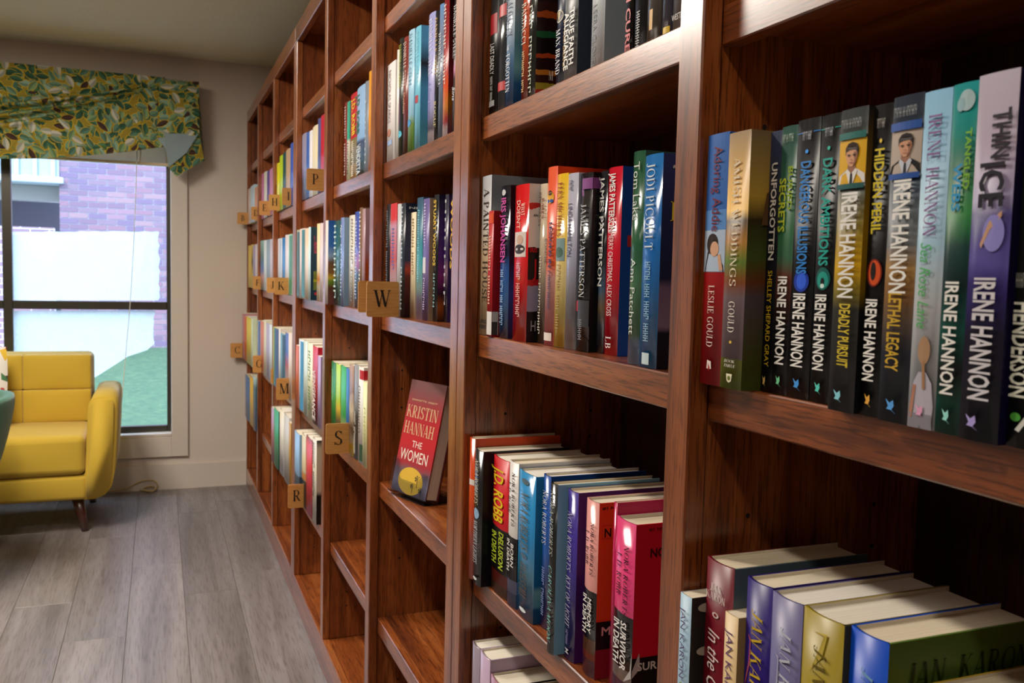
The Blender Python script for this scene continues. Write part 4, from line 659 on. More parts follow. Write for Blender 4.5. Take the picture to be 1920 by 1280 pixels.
# ---- third-nearest bay
row(2, 1, 0.040, [
 (726.8, 741, 124, 'short white paperback', '#d8d4d2', dict(c='#c8c4c2', d=.12, T=[('NICHOLAS SPARKS', .07, .60, .34, '#8a7a80', -.15, 'n')], P=[('e', .70, .3, .04, .25, '#b07a6a'), ('s', .78, .83, .1, .7, '#8fa8cc')])),
 (744, 747.3, 95, 'thin white hardcover', '#dcd8d0', dict(k='h')),
 (747.5, 755, 76, 'black hardcover with yellow-green title', '#1c2320', dict(k='h', T=[('DANIELLE STEEL', .05, .42, .6, '#a8b428', .0, 's'), ('BEAUCHAMP', .5, .72, .5, '#7a3a6a', .0, 'x')], P=[('e', .80, .5, .03, .4, '#4aa8c0')])),
 (755.5, 764, 74, 'brown red hardcover', ([(0, '#7a2c24'), (.6, '#6a241c'), (1, '#3c1a14')],), dict(k='h', T=[('DANIELLE STEEL', .04, .42, .6, '#d8c8c0', .0, 's'), ('Duchess', .46, .64, .5, '#d0a08a', .0, 'i')])),
 (764.5, 775, 62, 'light blue hardcover, green foot', ([(0, '#9cc4d8'), (.68, '#8fbcd4'), (.76, '#7a9a4a'), (1, '#5a8c34')], 'LINEAR', .06), dict(k='h', T=[('DANIELLE STEEL', .03, .46, .5, '#6a90a8', .0, 's')], P=[('e', .75, .4, .03, .35, '#3f8cc0')])),
 (777.4, 787, 55, 'turquoise hardcover', '#6db4cc', dict(k='h', c=([(0, '#5aa8c4'), (.12, '#5aa8c4'), (.3, '#18181c'), (.5, '#4a9cba'), (1, '#5aa8c4')],), T=[('DANIELLE STEEL', .04, .46, .5, '#8fd0dc', .0, 's')], P=[('s', .55, .61, .3, .8, '#a02838')])),
 (802, 814, 31, 'lavender hardcover', ([(0, '#9a9ccc'), (.7, '#a8a4d0'), (.85, '#6a6478'), (.88, '#c8b8c0'), (1, '#b8b0b8')],), dict(k='h', T=[('DANIELLE STEEL', .04, .46, .5, '#dcdcec', .0, 's'), ('A Good Woman', .5, .78, .4, '#7a70b0', .0, 'i')])),
 (815, 822, 24, 'black hardcover with gold title', '#1c1c1e', dict(k='h', T=[('DANIELLE STEEL', .05, .48, .6, '#c8a04a', .0, 's'), ('ROGUE', .66, .86, .6, '#c8b474', .0, 's')])),
 (822.6, 830, 12, 'slate blue hardcover', ([(0, '#5f86b4'), (.2, '#6f7a90'), (1, '#5a6270')],), dict(k='h', T=[('DANIELLE STEEL', .2, .58, .6, '#d0d4dc', .0, 's')])),
 (831, 840, 2, 'red flowered hardcover', ([(0, '#7a1c20'), (.45, '#a0282c'), (.6, '#d8542c'), (.75, '#d88a3c'), (.85, '#b83a4a'), (.9, '#d8c8cc'), (1, '#d0c8cc')], 'LINEAR', .2), dict(k='h', c=([(0, '#3a1418'), (.6, '#8a2c2c'), (.7, '#b8741c'), (1, '#5a2c6a')], 'LINEAR', .2), T=[('DATING GAME', .04, .6, .6, '#e0c8bc', .0, 'x')])),
 (850, 858, 0, 'dark hardcover with pink flower', ([(0, '#1c1c20'), (.42, '#1e1c20'), (.5, '#c07aa0'), (.56, '#2c2a30'), (1, '#1c1e22')],), dict(k='h', x=.055, T=[('DANIELLE STEEL', .05, .42, .6, '#c8c8cc', .0, 's'), ('Sins', .62, .72, .6, '#d8d8dc', .0, 'i')])),
])
row(2, 2, 0.058, [
 (719, 731, 385, 'black hardcover with pale lettering', '#191b1f', dict(k='h', d=.16, T=[('SOLITARY SECRETS', .06, .72, .5, '#7f8fa0', -.1, 'x')])),
 (732, 743.5, 383, 'red topped pink paperback', ([(0, '#b8202c'), (.14, '#b8202c'), (.2, '#a87a90'), (.5, '#b84a4c'), (.65, '#c09aa4'), (1, '#c8aab0')],), dict(T=[('TARGET', .22, .6, .5, '#5a6aa8', .0, 'x')])),
 (743.8, 750, 383, 'thin pale grey hardcover', '#b0b0b4', dict(k='h')),
 (750.5, 758, 382, 'navy hardcover with red front', ([(0, '#262c34'), (.5, '#1d232c'), (1, '#20242c')],), dict(k='h', c=([(0, '#1a2034'), (.5, '#2a2c4c'), (.58, '#a83a2c'), (.64, '#5a1c1c'), (1, '#1c1014')],), T=[('STUART WOODS', .03, .95, .6, '#a8b8bc', .0, 'x'), ('NEW', .03, .05, .3, '#c8ccc8', .2, 'b', 'c')])),
 (770.5, 779.5, 399, 'cream paperback', ([(0, '#d8c8a8'), (.7, '#dccca8'), (1, '#c0a484')],), dict(T=[('RIVER SING', .06, .6, .5, '#8a6a4a', .0, 'x')])),
 (780, 791, 372, 'teal hardcover', ([(0, '#2c4a62'), (.3, '#2c6a80'), (.55, '#3f98a0'), (.75, '#90b8b8'), (.85, '#9a90b0'), (1, '#a8a0c0')],), dict(k='h', T=[('SLEEPLESS NIGHTS', .1, .7, .4, '#8fd0d8', .0, 'x')])),
 (791.8, 803, 374, 'purple hardcover', ([(0, '#5f5488'), (.5, '#6a5c94'), (.6, '#7a6a9c'), (1, '#5a4c84')],), dict(k='h', c='#a8927c', T=[('MICHAEL', .04, .4, .4, '#c8b8dc', .0, 'x'), ('BEVERLY', .65, .92, .4, '#c8b8dc', .0, 'x')], P=[('s', .48, .61, .15, .7, '#cfc8cc')])),
 (812.5, 820.5, 366, 'black hardcover with gold title', '#16181c', dict(k='h', c=([(0, '#1c1c3c'), (.3, '#4a2c7c'), (.5, '#5a2c8c'), (.65, '#8a2c7c'), (.78, '#2c1430'), (.88, '#a85a20'), (1, '#1c1414')],), T=[('STUART WOODS', .04, .56, .6, '#d8b444', .0, 'b'), ('SWIFT', .62, .9, .5, '#8fb8c0', .0, 'x')])),
 (833.5, 839.5, 365, 'dark purple hardcover', ([(0, '#2c2c34'), (.5, '#3a2c50'), (.6, '#8a6a7c'), (.75, '#2c2440'), (1, '#1c1c24')],), dict(k='h', c='#4a3478', T=[('CHOPPY', .04, .9, .6, '#c0c0c4', .0, 'x')])),
 (845, 853, 364, 'dark hardcover with yellow title', '#22242a', dict(k='h', x=.088, T=[('WOODS', .03, .58, .6, '#e0b040', .0, 'b')])),
])
# ---- fourth-nearest bay
row(3, 1, 0.040, [
 (645, 650, 195, 'dark red hardcover', '#7a2420', dict(k='h', T=[('ROBERT PARKER', .05, .9, .6, '#d8c8c0', .0, 'x')])),
 (650.5, 655.5, 193, 'teal topped paperback', ([(0, '#2a9a80'), (.45, '#2a9a80'), (.5, '#d8d0c0'), (1, '#a8b08a')],), dict(T=[('HAWKES', .5, .9, .6, '#3a3a34', .0, 'x')])),
 (656, 667.5, 181, 'red hardcover with yellow title', ([(0, '#b8202c'), (.50, '#b01c28'), (.51, '#7a6a3c'), (.8, '#a88a4c'), (1, '#7a5a3c')], 'CONSTANT', .03), dict(k='h', T=[('J.D. ROBB', .06, .48, .5, '#e0b838', .15, 'b'), ('CONCEALED', .54, .95, .5, '#e8e0c8', .0, 'x')])),
 (668, 682.5, 169, 'sky blue hardcover, navy foot', ([(0, '#90b4d8'), (.56, '#86acd4'), (.6, '#1e2a44'), (.9, '#1c3a44'), (1, '#20402c')],), dict(k='h', T=[('J.D. ROBB', .06, .5, .45, '#1f6a54', -.25, 'b'), ('VENDETTA', .62, .95, .5, '#c8d0d4', -.1, 'b')])),
 (683, 689.5, 156, 'slate grey hardcover', '#7c8490', dict(k='h', T=[('DEATH', .2, .9, .5, '#a8b0b8', .0, 'x')])),
 (690, 697, 137, 'orange hardcover', ([(0, '#e09a28'), (.6, '#dc8a1c'), (.75, '#7a4a24'), (1, '#c8742c')],), dict(k='h')),
])
row(3, 2, 0.030, [
 (609, 613.5, 414, 'white spined book, blue landscape front', '#d8ccc8', dict(k='h', x=-.004, c=([(0, '#2c5ca8'), (.3, '#3a6cb8'), (.42, '#8fa4c0'), (.5, '#6a4a34'), (.62, '#8a5a2c'), (.68, '#c8a02c'), (.72, '#6a8a24'), (.8, '#5a3424'), (1, '#6a3c38')], 'LINEAR', .05))),
 (625.5, 635.5, 415, 'dark teal hardcover', ([(0, '#2c5a5c'), (1, '#34605c')],), dict(k='h', g=.15, T=[('LOOKOUT', .05, .95, .5, '#c8dcd8', -.2, 'x')])),
 (637, 643.5, 409, 'periwinkle hardcover', '#7c90c0', dict(k='h', c='#7088a0', g=.15, T=[('Nora', .08, .22, .5, '#dce0ec', .0, 'i'), ('ROBERTS', .3, .9, .4, '#c0cce4', .0, 'x')])),
 (653, 663, 405, 'white hardcover', ([(0, '#dcd8cc'), (.7, '#d8d0c4'), (1, '#b8b0a8')],), dict(k='h', g=.17, T=[('WHISKEY BEACH', .04, .95, .4, '#8a7a5c', .2, 'x')])),
 (663.8, 672, 398, 'blue violet hardcover', ([(0, '#3a58a8'), (.4, '#5a58a8'), (.55, '#a85a90'), (.65, '#3a6a9c'), (1, '#48607c')],), dict(k='h', g=.17, T=[('NORA ROBERTS', .1, .92, .5, '#b8c4e8', .0, 'x')])),
 (672.8, 678, 390, 'brown hardcover with pale title', '#7a5a48', dict(k='h', g=.17, T=[('ANGELS FALL', .04, .95, .6, '#e0d8c0', .0, 'x')])),
 (678.5, 683, 392, 'mauve book, rust front', '#a08088', dict(k='h', c=([(0, '#a8848c'), (.4, '#98707c'), (.55, '#9a4420'), (.8, '#8a3c1c'), (1, '#7a5a4c')],))),
])
row(3, 3, 0.014, [
 (619.7, 628, 676, 'dark green hardcover', ([(0, '#1f6a34'), (.4, '#2c8a40'), (1, '#2a7a34')],), dict(k='h', T=[('SANDFORD', .1, .5, .5, '#8fc898', .0, 'x')])),
 (628.2, 636.5, 680, 'lime green hardcover', ([(0, '#a8c83c'), (.45, '#9cc034'), (.55, '#d8b83c'), (.75, '#5a4a34'), (.9, '#a86a3c'), (1, '#8ac040')], 'LINEAR', .1), dict(k='h')),
 (637.5, 647, 683, 'green hardcover, blue foot', ([(0, '#2c9c50'), (.6, '#34a458'), (.7, '#a8c87c'), (.76, '#2c5a94'), (1, '#3a7aa8')],), dict(k='h')),
 (647.8, 653, 689, 'narrow blue hardcover', '#3a74b0', dict(k='h')),
 (653.4, 661.5, 682, 'brown speckled hardcover, yellow foot', ([(0, '#a88a7c'), (.3, '#7a5a44'), (.5, '#c8b8a0'), (.7, '#5a4434'), (.86, '#c8b89c'), (.88, '#e0b41c'), (1, '#d8ac1c')], 'LINEAR', .3), dict(k='h')),
 (662.8, 670, 681, 'grey hardcover', ([(0, '#8a8c90'), (.45, '#6f7072'), (.55, '#3a3a38'), (1, '#5a5854')],), dict(k='h', T=[('JOHN SANDFORD', .5, .95, .6, '#d8d4c8', .0, 'x')])),
 (670.6, 680, 685, 'white hardcover with red top', '#d8d4cc', dict(k='h', c='#c8c0b8', T=[('TERMINAL', .2, .7, .5, '#6a5a54', -.1, 'x')], P=[('s', .03, .125, .45, 1, '#b81c28'), ('c', .03, .125, 0, .3, '#b01824'), ('s', .80, .97, .55, 1, '#2c4a38')])),
 (680.5, 688, 714, 'pale yellow paperback', '#d8d8a0', dict(x=.022, T=[('SMALL', .3, .8, .4, '#a8a878', .0, 'x')])),
])
# ---- fourth bay from the wall
row(4, 1, 0.036, [
 (565, 573, 255, 'grey violet hardcover', ([(0, '#8a8aa0'), (.5, '#8480a0'), (.7, '#4a4450'), (1, '#6a5a6c')],), dict(k='h')),
 (573.2, 578.3, 251, 'blue hardcover', '#2f5aa4', dict(k='h')), (578.7, 584, 248, 'white hardcover', '#dcd8dc', dict(k='h')),
 (584.7, 594.3, 241, 'cream hardcover', '#dccfae', dict(k='h')), (594.7, 599.5, 225, 'indigo hardcover', '#4a5084', dict(k='h')), (599.8, 607, 220, 'crimson hardcover', '#b01a34', dict(k='h'))])
row(4, 2, 0.030, [
 (554.4, 560, 432, 'thin dark green hardcover', ([(0, '#a8a894'), (.5, '#6a7a6c'), (1, '#9aa0b0')],), dict(k='h', P=[('s', .03, .97, .5, 1, '#2c5048')])),
 (560.4, 570, 430, 'white and teal hardcover', '#dcc8c0', dict(k='h', P=[('s', .02, .98, .6, 1, '#2c6a68')])),
 (570.2, 577.5, 429, 'cream hardcover', '#dcc4ac', dict(k='h')),
 (577.7, 581, 426, 'pale edged book, dark teal front', '#b8d4d8', dict(k='h', d=.15, c='#17384c', x=.012, T=[('Robert B.', .10, .36, .1, '#c8486c', .12, 'n', 'c'), ('XIIX', .60, .86, .07, '#b4c024', .10, 'x', 'c')], P=[('d', .91, .12, .02, .04, '#c0303c')])),
 (593, 598, 420, 'yellow cream hardcover', ([(0, '#e0d0a0'), (.6, '#e4d6b0'), (.72, '#d8843c'), (.82, '#e4dcc8'), (1, '#dcc8a0')], 'LINEAR'), dict(k='h', x=.04)), (598.7, 604, 419, 'pinkish white hardcover', '#d8c4c4', dict(k='h'))])
row(4, 3, 0.020, [
 (554.4, 558.5, 646, 'orange red paperback', '#c8603c', dict(d=.11)), (559, 567.5, 634, 'white and blue hardcover', '#d8dce0', dict(k='h', P=[('s', .02, .98, .55, 1, '#3088b8')])),
 (568, 575, 637, 'pale green hardcover', '#c4d0c4', dict(k='h')), (575.6, 584.7, 641, 'cream hardcover with green lettering', '#e0dcb8', dict(k='h', T=[('GREEN ROAD', .1, .9, .6, '#3a7a3c', .0, 'x')])),
 (585, 594, 647, 'red hardcover with white title', ([(0, '#c01c34'), (.5, '#a8182c'), (1, '#6a1420')],), dict(k='h', T=[('VENGEANCE', .3, .95, .6, '#e8d8d4', .0, 'b')])), (595.6, 601, 666, 'lavender paperback', '#a890b8')])
row(4, 4, 0.026, [
 (551, 560, 805, 'light blue hardcover', ([(0, '#86acd0'), (.55, '#84a8cc'), (.62, '#4a5864'), (.8, '#44525c'), (.82, '#2a78b4'), (1, '#2a74b0')], 'CONSTANT', .02), dict(k='h', c=([(0, '#7c9cbc'), (.55, '#6f94b8'), (.62, '#3c4854'), (.8, '#34404a'), (.82, '#2468a0')], 'CONSTANT'))),
 (564.4, 572, 810, 'beige and black hardcover', ([(0, '#c8b894'), (.5, '#b8a884'), (.52, '#c8823c'), (.62, '#1c2c30'), (1, '#2a4a44')], 'CONSTANT'), dict(k='h')),
 (572.8, 583.5, 814, 'red hardcover', ([(0, '#8a3428'), (.1, '#c83c3c'), (1, '#c42050')],), dict(k='h', c='#8a1c2c')),
 (584.7, 592, 818, 'white lettered hardcover, black front', '#d0c8b8', dict(k='h', c=([(0, '#1c1c1c'), (.1, '#d0bca0'), (.6, '#c4ac98'), (.66, '#1c1a18'), (1, '#161414')],), T=[('LEGAL BRIEF', .05, .7, .6, '#3a3a38', .0, 'x')]))])
# ---- third bay from the wall
row(5, 1, 0.030, [(518, 522, 308, 'yellow lime hardcover', '#d8d020', dict(k='h')), (522.8, 528.5, 295, 'lime hardcover', '#b4cc24', dict(k='h')), (529, 534.3, 289, 'dark teal hardcover', '#1f4a4c', dict(k='h')), (534.7, 542.5, 284, 'beige brown hardcover', '#b89878', dict(k='h')), (543, 549, 272, 'blue hardcover', '#3458b0', dict(k='h'))])
row(5, 2, 0.024, [(519.6, 527.5, 448, 'white hardcover', '#dcd8dc', dict(k='h', P=[('s', .02, .98, .6, .85, '#a8b8c4')])), (527.8, 533, 446, 'bright blue hardcover', '#2478b4', dict(k='h')), (533.5, 539.3, 441, 'off-white hardcover', '#dccfd0', dict(k='h')), (539.6, 546, 440, 'green edged hardcover', '#b8dcc8', dict(k='h', P=[('s', .02, .98, .5, 1, '#3a7a58')]))])
row(5, 3, 0.024, [(511, 522, 612, 'navy and lime hardcover', '#c8d040', dict(k='h', P=[('s', 0, 1, .25, .5, '#1f7a78'), ('s', 0, 1, .5, 1, '#2a4478')])), (522.3, 525.4, 615, 'white paperback', '#dcd4cc'), (525.6, 533.2, 623, 'steel blue paperback', '#5a94ac', dict(P=[('s', .02, .98, .55, 1, '#1f4258')])), (533.5, 540, 622, 'blue and red hardcover', ([(0, '#3a5aa0'), (.3, '#2a4a90'), (.5, '#a82c3c'), (.8, '#d8ccd0'), (1, '#c03040')],), dict(k='h')), (540.6, 547, 623, 'creamy paperback', '#dcc8b8')])
row(5, 4, 0.020, [(505.4, 512, 759, 'mauve hardcover', ([(0, '#a890b0'), (.5, '#b0707c'), (1, '#985468')],), dict(k='h')), (512.5, 521, 762, 'emerald green hardcover', '#24a070', dict(k='h', c='#1c3a2c')), (523, 531, 763, 'cream hardcover', ([(0, '#e4d8b8'), (.6, '#dcd8d0'), (1, '#c8ccd8')],), dict(k='h')), (531.2, 541, 773, 'grey white hardcover', '#c0bcb4', dict(k='h')), (541.5, 547, 790, 'gold paperback', '#b8882c')])
# ---- second bay from the wall
row(6, 1, 0.026, [(489.4, 493.3, 328, 'rose pink hardcover', '#c87098', dict(k='h')), (493.7, 499, 325, 'pale cream hardcover', '#e0dcc8', dict(k='h')), (499.3, 503.7, 323, 'purple hardcover', '#5a4490', dict(k='h')), (504, 511, 320, 'candy pink hardcover', '#d088b0', dict(k='h'))])
row(6, 2, 0.022, [(487, 493, 452, 'teal hardcover', ([(0, '#90b8a8'), (.3, '#2c6c6c'), (.6, '#3468a0'), (.75, '#d8a8a0'), (1, '#2c5c58')],), dict(k='h')), (493.5, 498, 451, 'white hardcover', '#dce4e0', dict(k='h')), (498.5, 504.3, 450, 'grey blue hardcover', '#8ca4b4', dict(k='h')), (504.8, 511, 449, 'lilac white hardcover', '#cfc4d0', dict(k='h'))])
row(6, 3, 0.022, [(482, 486.6, 600, 'blue white hardcover', '#b8d0ec', dict(k='h', P=[('s', 0, 1, .5, 1, '#3c64a4')])), (487, 493, 600, 'salmon hardcover', '#d87c68', dict(k='h')), (493.4, 497.8, 599, 'cream hardcover', '#e0d8b8', dict(k='h')), (498, 503.8, 604, 'lilac grey hardcover', '#b0a8c4', dict(k='h')), (504, 509.5, 607, 'pale blue white hardcover', '#d8e4e8', dict(k='h'))])
# ---- bay beside the wall
row(7, 1, 0.020, [(463.8, 467.7, 356, 'pale pink hardcover', '#e0c4b8', dict(k='h')), (468, 476, 352, 'pale blue hardcover', '#c0d4dc', dict(k='h')), (476.3, 481, 354, 'peach hardcover', '#dc9474', dict(k='h'))])
row(7, 2, 0.010, [(464, 469.7, 461, 'yellow hardcover', '#e0bc38', dict(k='h')), (470, 474.3, 459, 'gold and black hardcover', ([(0, '#d8b04c'), (.4, '#4a3a24'), (.7, '#d8b04c')],), dict(k='h')), (474.5, 477, 460, 'thin lilac paperback', '#9a90b0'), (477.3, 481.5, 458, 'pinkish white hardcover', '#dcc8c4', dict(k='h'))])
row(7, 3, 0.0, [(452.5, 456, 586, 'mauve pink hardcover', '#c08890', dict(k='h')), (457, 460.5, 592, 'orange hardcover', '#d8643c', dict(k='h')), (461, 470, 592, 'yellow hardcover', '#e0c43c', dict(k='h')), (470.2, 473.6, 596, 'pale green hardcover', '#d0dcb8', dict(k='h')), (473.9, 481, 597, 'tan hardcover', '#b09878', dict(k='h'))])
row(7, 4, 0.0, [(459, 466, 700, 'blue hardcover', '#2c68a0', dict(k='h')), (467, 473.3, 702, 'golden yellow hardcover', '#e0ac20', dict(k='h')), (473.6, 479.5, 703, 'dark teal hardcover', ([(0, '#b0d0cc'), (.2, '#3c6874'), (1, '#3c5070')],), dict(k='h'))])

# ------------------------------------------------------------------ letter tiles standing on the shelf fronts
TILE = bpy.data.materials.new('pale_wood_tile'); TILE.use_nodes = True; bb = TILE.node_tree.nodes['Principled BSDF']; bb.inputs['Roughness'].default_value = 0.5; bb.inputs['Base Color'].default_value = lin('#c98f4c')
tc = N(TILE, 'ShaderNodeTexCoord'); mp = N(TILE, 'ShaderNodeMapping'); mp.inputs['Scale'].default_value = (20, 60, 220); L(TILE, tc.outputs['Object'], mp.inputs[0]); nz = N(TILE, 'ShaderNodeTexNoise', Scale=1.0, Detail=3.0); L(TILE, mp.outputs[0], nz.inputs['Vector'])
r1 = ramp(TILE, [(0.3, '#bd8340'), (0.7, '#d29a56')]); L(TILE, nz.outputs['Fac'], r1.inputs[0]); L(TILE, r1.outputs[0], bb.inputs['Base Color'])
TILES = [('B', 5.28, 445, 400, 1), ('D', 4.76, 471, 392, 1), ('E', 4.33, 486, 381, 1), ('H', 3.94, 504, 366, 1), ('I', 3.60, 529, 352, 1), ('P', 2.90, 575, 315, 1),
         ('F', 4.66, 474, 521, 2), ('J', 4.02, 500, 520, 2), ('K', 3.71, 515, 520, 2), ('T', 2.16, 672, 526, 2), ('W', 1.94, 688, 527, 2),
         ('C', 5.29, 432, 643, 3), ('G', 4.50, 474, 664, 3), ('I', 4.06, 508, 693, 3), ('M', 3.53, 518, 706, 3), ('S', 2.44, 611, 793, 3), ('R', 3.17, 540, 892, 4)]
for ch_, ty, u, v, ri in TILES:
    p = ony(u, v, ty); zb = ROWS[ri]+0.0003; hh = max(0.066, min(p[2]-zb, 0.084)); x0 = p[0]; wl = hh*{'W': .92, 'S': .86, 'T': .92, 'B': .97, 'C': .95, 'P': .86}.get(ch_, .78); ww = max(wl, 0.027-x0)
    wh = {('I', 1): ' on the upper shelf', ('I', 3): ', half hidden behind the M tile', ('J', 2): ', half hidden behind the K tile', ('T', 2): ', mostly hidden behind the W tile'}.get((ch_, ri), '')
    t = thing('letter_tile', f'square wooden index tile with black letter {ch_}{wh}', 'sign', ((x0+x1)/2, ty, zb), 'wooden letter tiles along the shelves')
    r = 0.006; pts = []
    for cx_, cz_, a0 in ((x0+r, zb+r, 180), (x0+ww-r, zb+r, 270), (x0+ww-r, zb+hh-r, 0), (x0+r, zb+hh-r, 90)):
        for k in range(5): a = math.radians(a0+22.5*k); pts.append((cx_+r*math.cos(a), cz_+r*math.sin(a)))
    MB().prism(pts, ty, ty+0.004, 'y').build('board', TILE, t)
    V, Fc, W = text2d(ch_, 's'); ch2 = hh*0.47; lw = W*ch2*0.92; q = MB()
    q.add([(x0+wl/2+(a/W-0.5)*lw, ty-0.0004, zb+hh*0.29+b_*ch2) for a, b_ in V], Fc); q.build('letter', pmat('black_paint', '#15110d', 0.5), t, fix=False)

# ------------------------------------------------------------------ face-out book on a clear stand
def face_out():
    zs = ROWS[3]+0.0004; pL, pR = onz(733, 915, zs+0.012), onz(797, 940, zs+0.012)
    a = np.array([pL[0], pL[1]]); b_ = np.array([pR[0], pR[1]]); wv = b_-a; wd = np.linalg.norm(wv)
    ang = math.atan2(wv[1], wv[0])               # direction along the cover's foot
    return zs, a, wd, ang
zs, fa, fw, fang = face_out()
print('face-out book width', fw, 'angle', math.degrees(fang), fa)
FT = math.radians(12); FW, FH, FTH = 0.143, 0.252, 0.034
fdir = (math.cos(fang), math.sin(fang))
rotz = fang
# local frame: X along the foot of the cover (towards the camera), Y into the shelf, Z up; tilted back by FT
mrot = Matrix.Rotation(rotz, 4, 'Z') @ Matrix.Rotation(-FT, 4, 'X')
fb = thing('hardcover_book', 'red hardcover standing face out in the clear acrylic stand', 'book', (fa[0], fa[1], zs+0.012), rot=mrot.to_euler())
RED = bpy.data.materials.new('cover_painting'); RED.use_nodes = True; bb = RED.node_tree.nodes['Principled BSDF']; bb.inputs['Roughness'].default_value = 0.22
tc = N(RED, 'ShaderNodeTexCoord'); sp = N(RED, 'ShaderNodeSeparateXYZ'); L(RED, tc.outputs['Generated'], sp.inputs[0]); nz = N(RED, 'ShaderNodeTexNoise', Scale=30.0, Detail=4.0); L(RED, tc.outputs['Object'], nz.inputs['Vector'])
ma = N(RED, 'ShaderNodeMath', _operation='MULTIPLY_ADD'); L(RED, nz.outputs['Fac'], ma.inputs[0]); ma.inputs[1].default_value = 0.10; L(RED, sp.outputs[2], ma.inputs[2])
r1 = ramp(RED, [(0.05, '#4a4450'), (0.16, '#7a7484'), (0.24, '#6a5a60'), (0.32, '#a8343c'), (0.5, '#c02c34'), (0.75, '#b03038'), (0.9, '#8a4a4c'), (1, '#7a5454')]); L(RED, ma.outputs[0], r1.inputs[0]); L(RED, r1.outputs[0], bb.inputs['Base Color'])
MB().box(0, FW, 0, 0.0025, 0, FH).box(0, FW, FTH-0.0025, FTH, 0, FH, 1).box(0, 0.003, 0.0025, FTH-0.0025, 0, FH, 1).build('cover', [RED, pmat('cover_back', '#6a1c24', 0.3)], fb)
MB().box(0.003, FW-0.004, 0.0025, FTH-0.0025, 0.003, FH-0.003).build('pages', PAGE, fb)
q = MB()
for s, z0, hh, w0, w1, st, mi in (('KRISTIN', .168, .027, .04, .93, 's', 0), ('HANNAH', .131, .027, .05, .90, 's', 0), ('THE', .104, .015, .36, .64, 'n', 1), ('WOMEN', .072, .026, .08, .86, 'n', 1), ('XIIXIIXI XIIXI', .206, .004, .12, .85, 'x', 0)):
    V, Fc, W = text2d(s, st); q.add([(FW*(w0+(a/W)*(w1-w0)), -0.0004, z0+b_*hh) for a, b_ in V], Fc, mi)
q.build('lettering', [inkmat('#d9b48c'), inkmat('#efe0d4')], fb, fix=False)
q = MB(); q.add([(0.072+0.05*math.cos(2*PI*k/28), -0.0003, 0.030+0.030*math.sin(2*PI*k/28)) for k in range(28)], [tuple(range(28))], 0)
for cx_, cz_, s_ in ((.10, .040, 1), (.085, .022, .8), (.12, .018, .9)):      # small palm silhouettes against the sun
    q.add([(cx_-.001, -.0005, cz_-.02*s_), (cx_+.001, -.0005, cz_-.02*s_), (cx_+.001, -.0005, cz_), (cx_-.001, -.0005, cz_)], [(0, 1, 2, 3)], 1)
    for k in range(7): a = k*2*PI/7; q.add([(cx_, -.0005, cz_), (cx_+.012*s_*math.cos(a), -.0005, cz_+.008*s_*math.sin(a)), (cx_+.012*s_*math.cos(a+.35), -.0005, cz_+.008*s_*math.sin(a+.35)-.002)], [(0, 1, 2)], 1)
q.build('cover_art', [inkmat('#d8b040'), inkmat('#3a3c30')], fb, fix=False)
ACR = bpy.data.materials.new('clear_acrylic'); ACR.use_nodes = True; g = ACR.node_tree; g.nodes.clear()
o_ = g.nodes.new('ShaderNodeOutputMaterial'); tr = g.nodes.new('ShaderNodeBsdfTransparent'); tr.inputs[0].default_value = (.86, .88, .93, 1); gl = g.nodes.new('ShaderNodeBsdfGlossy'); gl.inputs['Roughness'].default_value = 0.06
lw_ = g.nodes.new('ShaderNodeLayerWeight'); lw_.inputs[0].default_value = 0.12; mxs = g.nodes.new('ShaderNodeMixShader'); g.links.new(lw_.outputs['Fresnel'], mxs.inputs[0]); g.links.new(tr.outputs[0], mxs.inputs[1]); g.links.new(gl.outputs[0], mxs.inputs[2]); g.links.new(mxs.outputs[0], o_.inputs[0])
st_ = thing('display_stand', 'clear acrylic easel stand under the tilted red book', 'stand', (fa[0], fa[1], zs), rot=(0, 0, rotz))
sn, cs = math.sin(FT), math.cos(FT)
def tl(x, y, z): return (x, y*cs+z*sn, 0.012-y*sn+z*cs)                       # tilted book frame -> stand frame
def plate(mb, x0, x1, y0, y1, z0, z1):
    mb.add([tl(x, y, z) for x in (x0, x1) for y in (y0, y1) for z in (z0, z1)], [(0, 1, 3, 2), (4, 6, 7, 5), (0, 4, 5, 1), (2, 3, 7, 6), (0, 2, 6, 4), (1, 5, 7, 3)])
q = MB(); plate(q, -0.006, FW-0.002, FTH+0.001, FTH+0.0035, -0.004, 0.19); q.build('back_plate', ACR, st_)
q = MB(); plate(q, -0.006, FW-0.002, -0.006, FTH+0.0035, -0.0045, -0.0015); q.build('foot_plate', ACR, st_)
q = MB(); pts = [(-.006, -.002), (FW-.002, -.002), (FW-.002, .055), (FW-.02, .055), (FW-.035, .03), (.035, .03), (.022, .04), (.015, .07), (-.006, .075)]
q.add([tl(a, y, c) for y in (-.0055, -.0030) for a, c in pts], [tuple(range(9)), tuple(range(17, 8, -1))]+[(i, (i+1) % 9, 9+(i+1) % 9, 9+i) for i in range(9)]); q.build('front_lip', ACR, st_)
q = MB(); q.box(-.004, FW-.004, .0, .003, .0, .0025).box(-.004, FW-.004, .0, .11, 0, .0025); q.build('base', ACR, st_)
# white plastic clip on the post beside it
cp = onx(836, 975, 0.03); wc = thing('shelf_clip', 'small white plastic clip on the shelf end below the tilted book', 'clip', (0.03, 1.484, ROWS[3]))
q = MB(); q.cbox(0.026, 0.034, 1.4785, 1.4835, ROWS[3]+.001, ROWS[3]+.034, .001).build('body', pmat('white_plastic', '#e8e4da', .4), wc); MB().cbox(0.027, 0.036, 1.4835, 1.489, ROWS[3]+.001, ROWS[3]+.01, .001).build('hook', pmat('white_plastic', '#e8e4da', .4), wc)

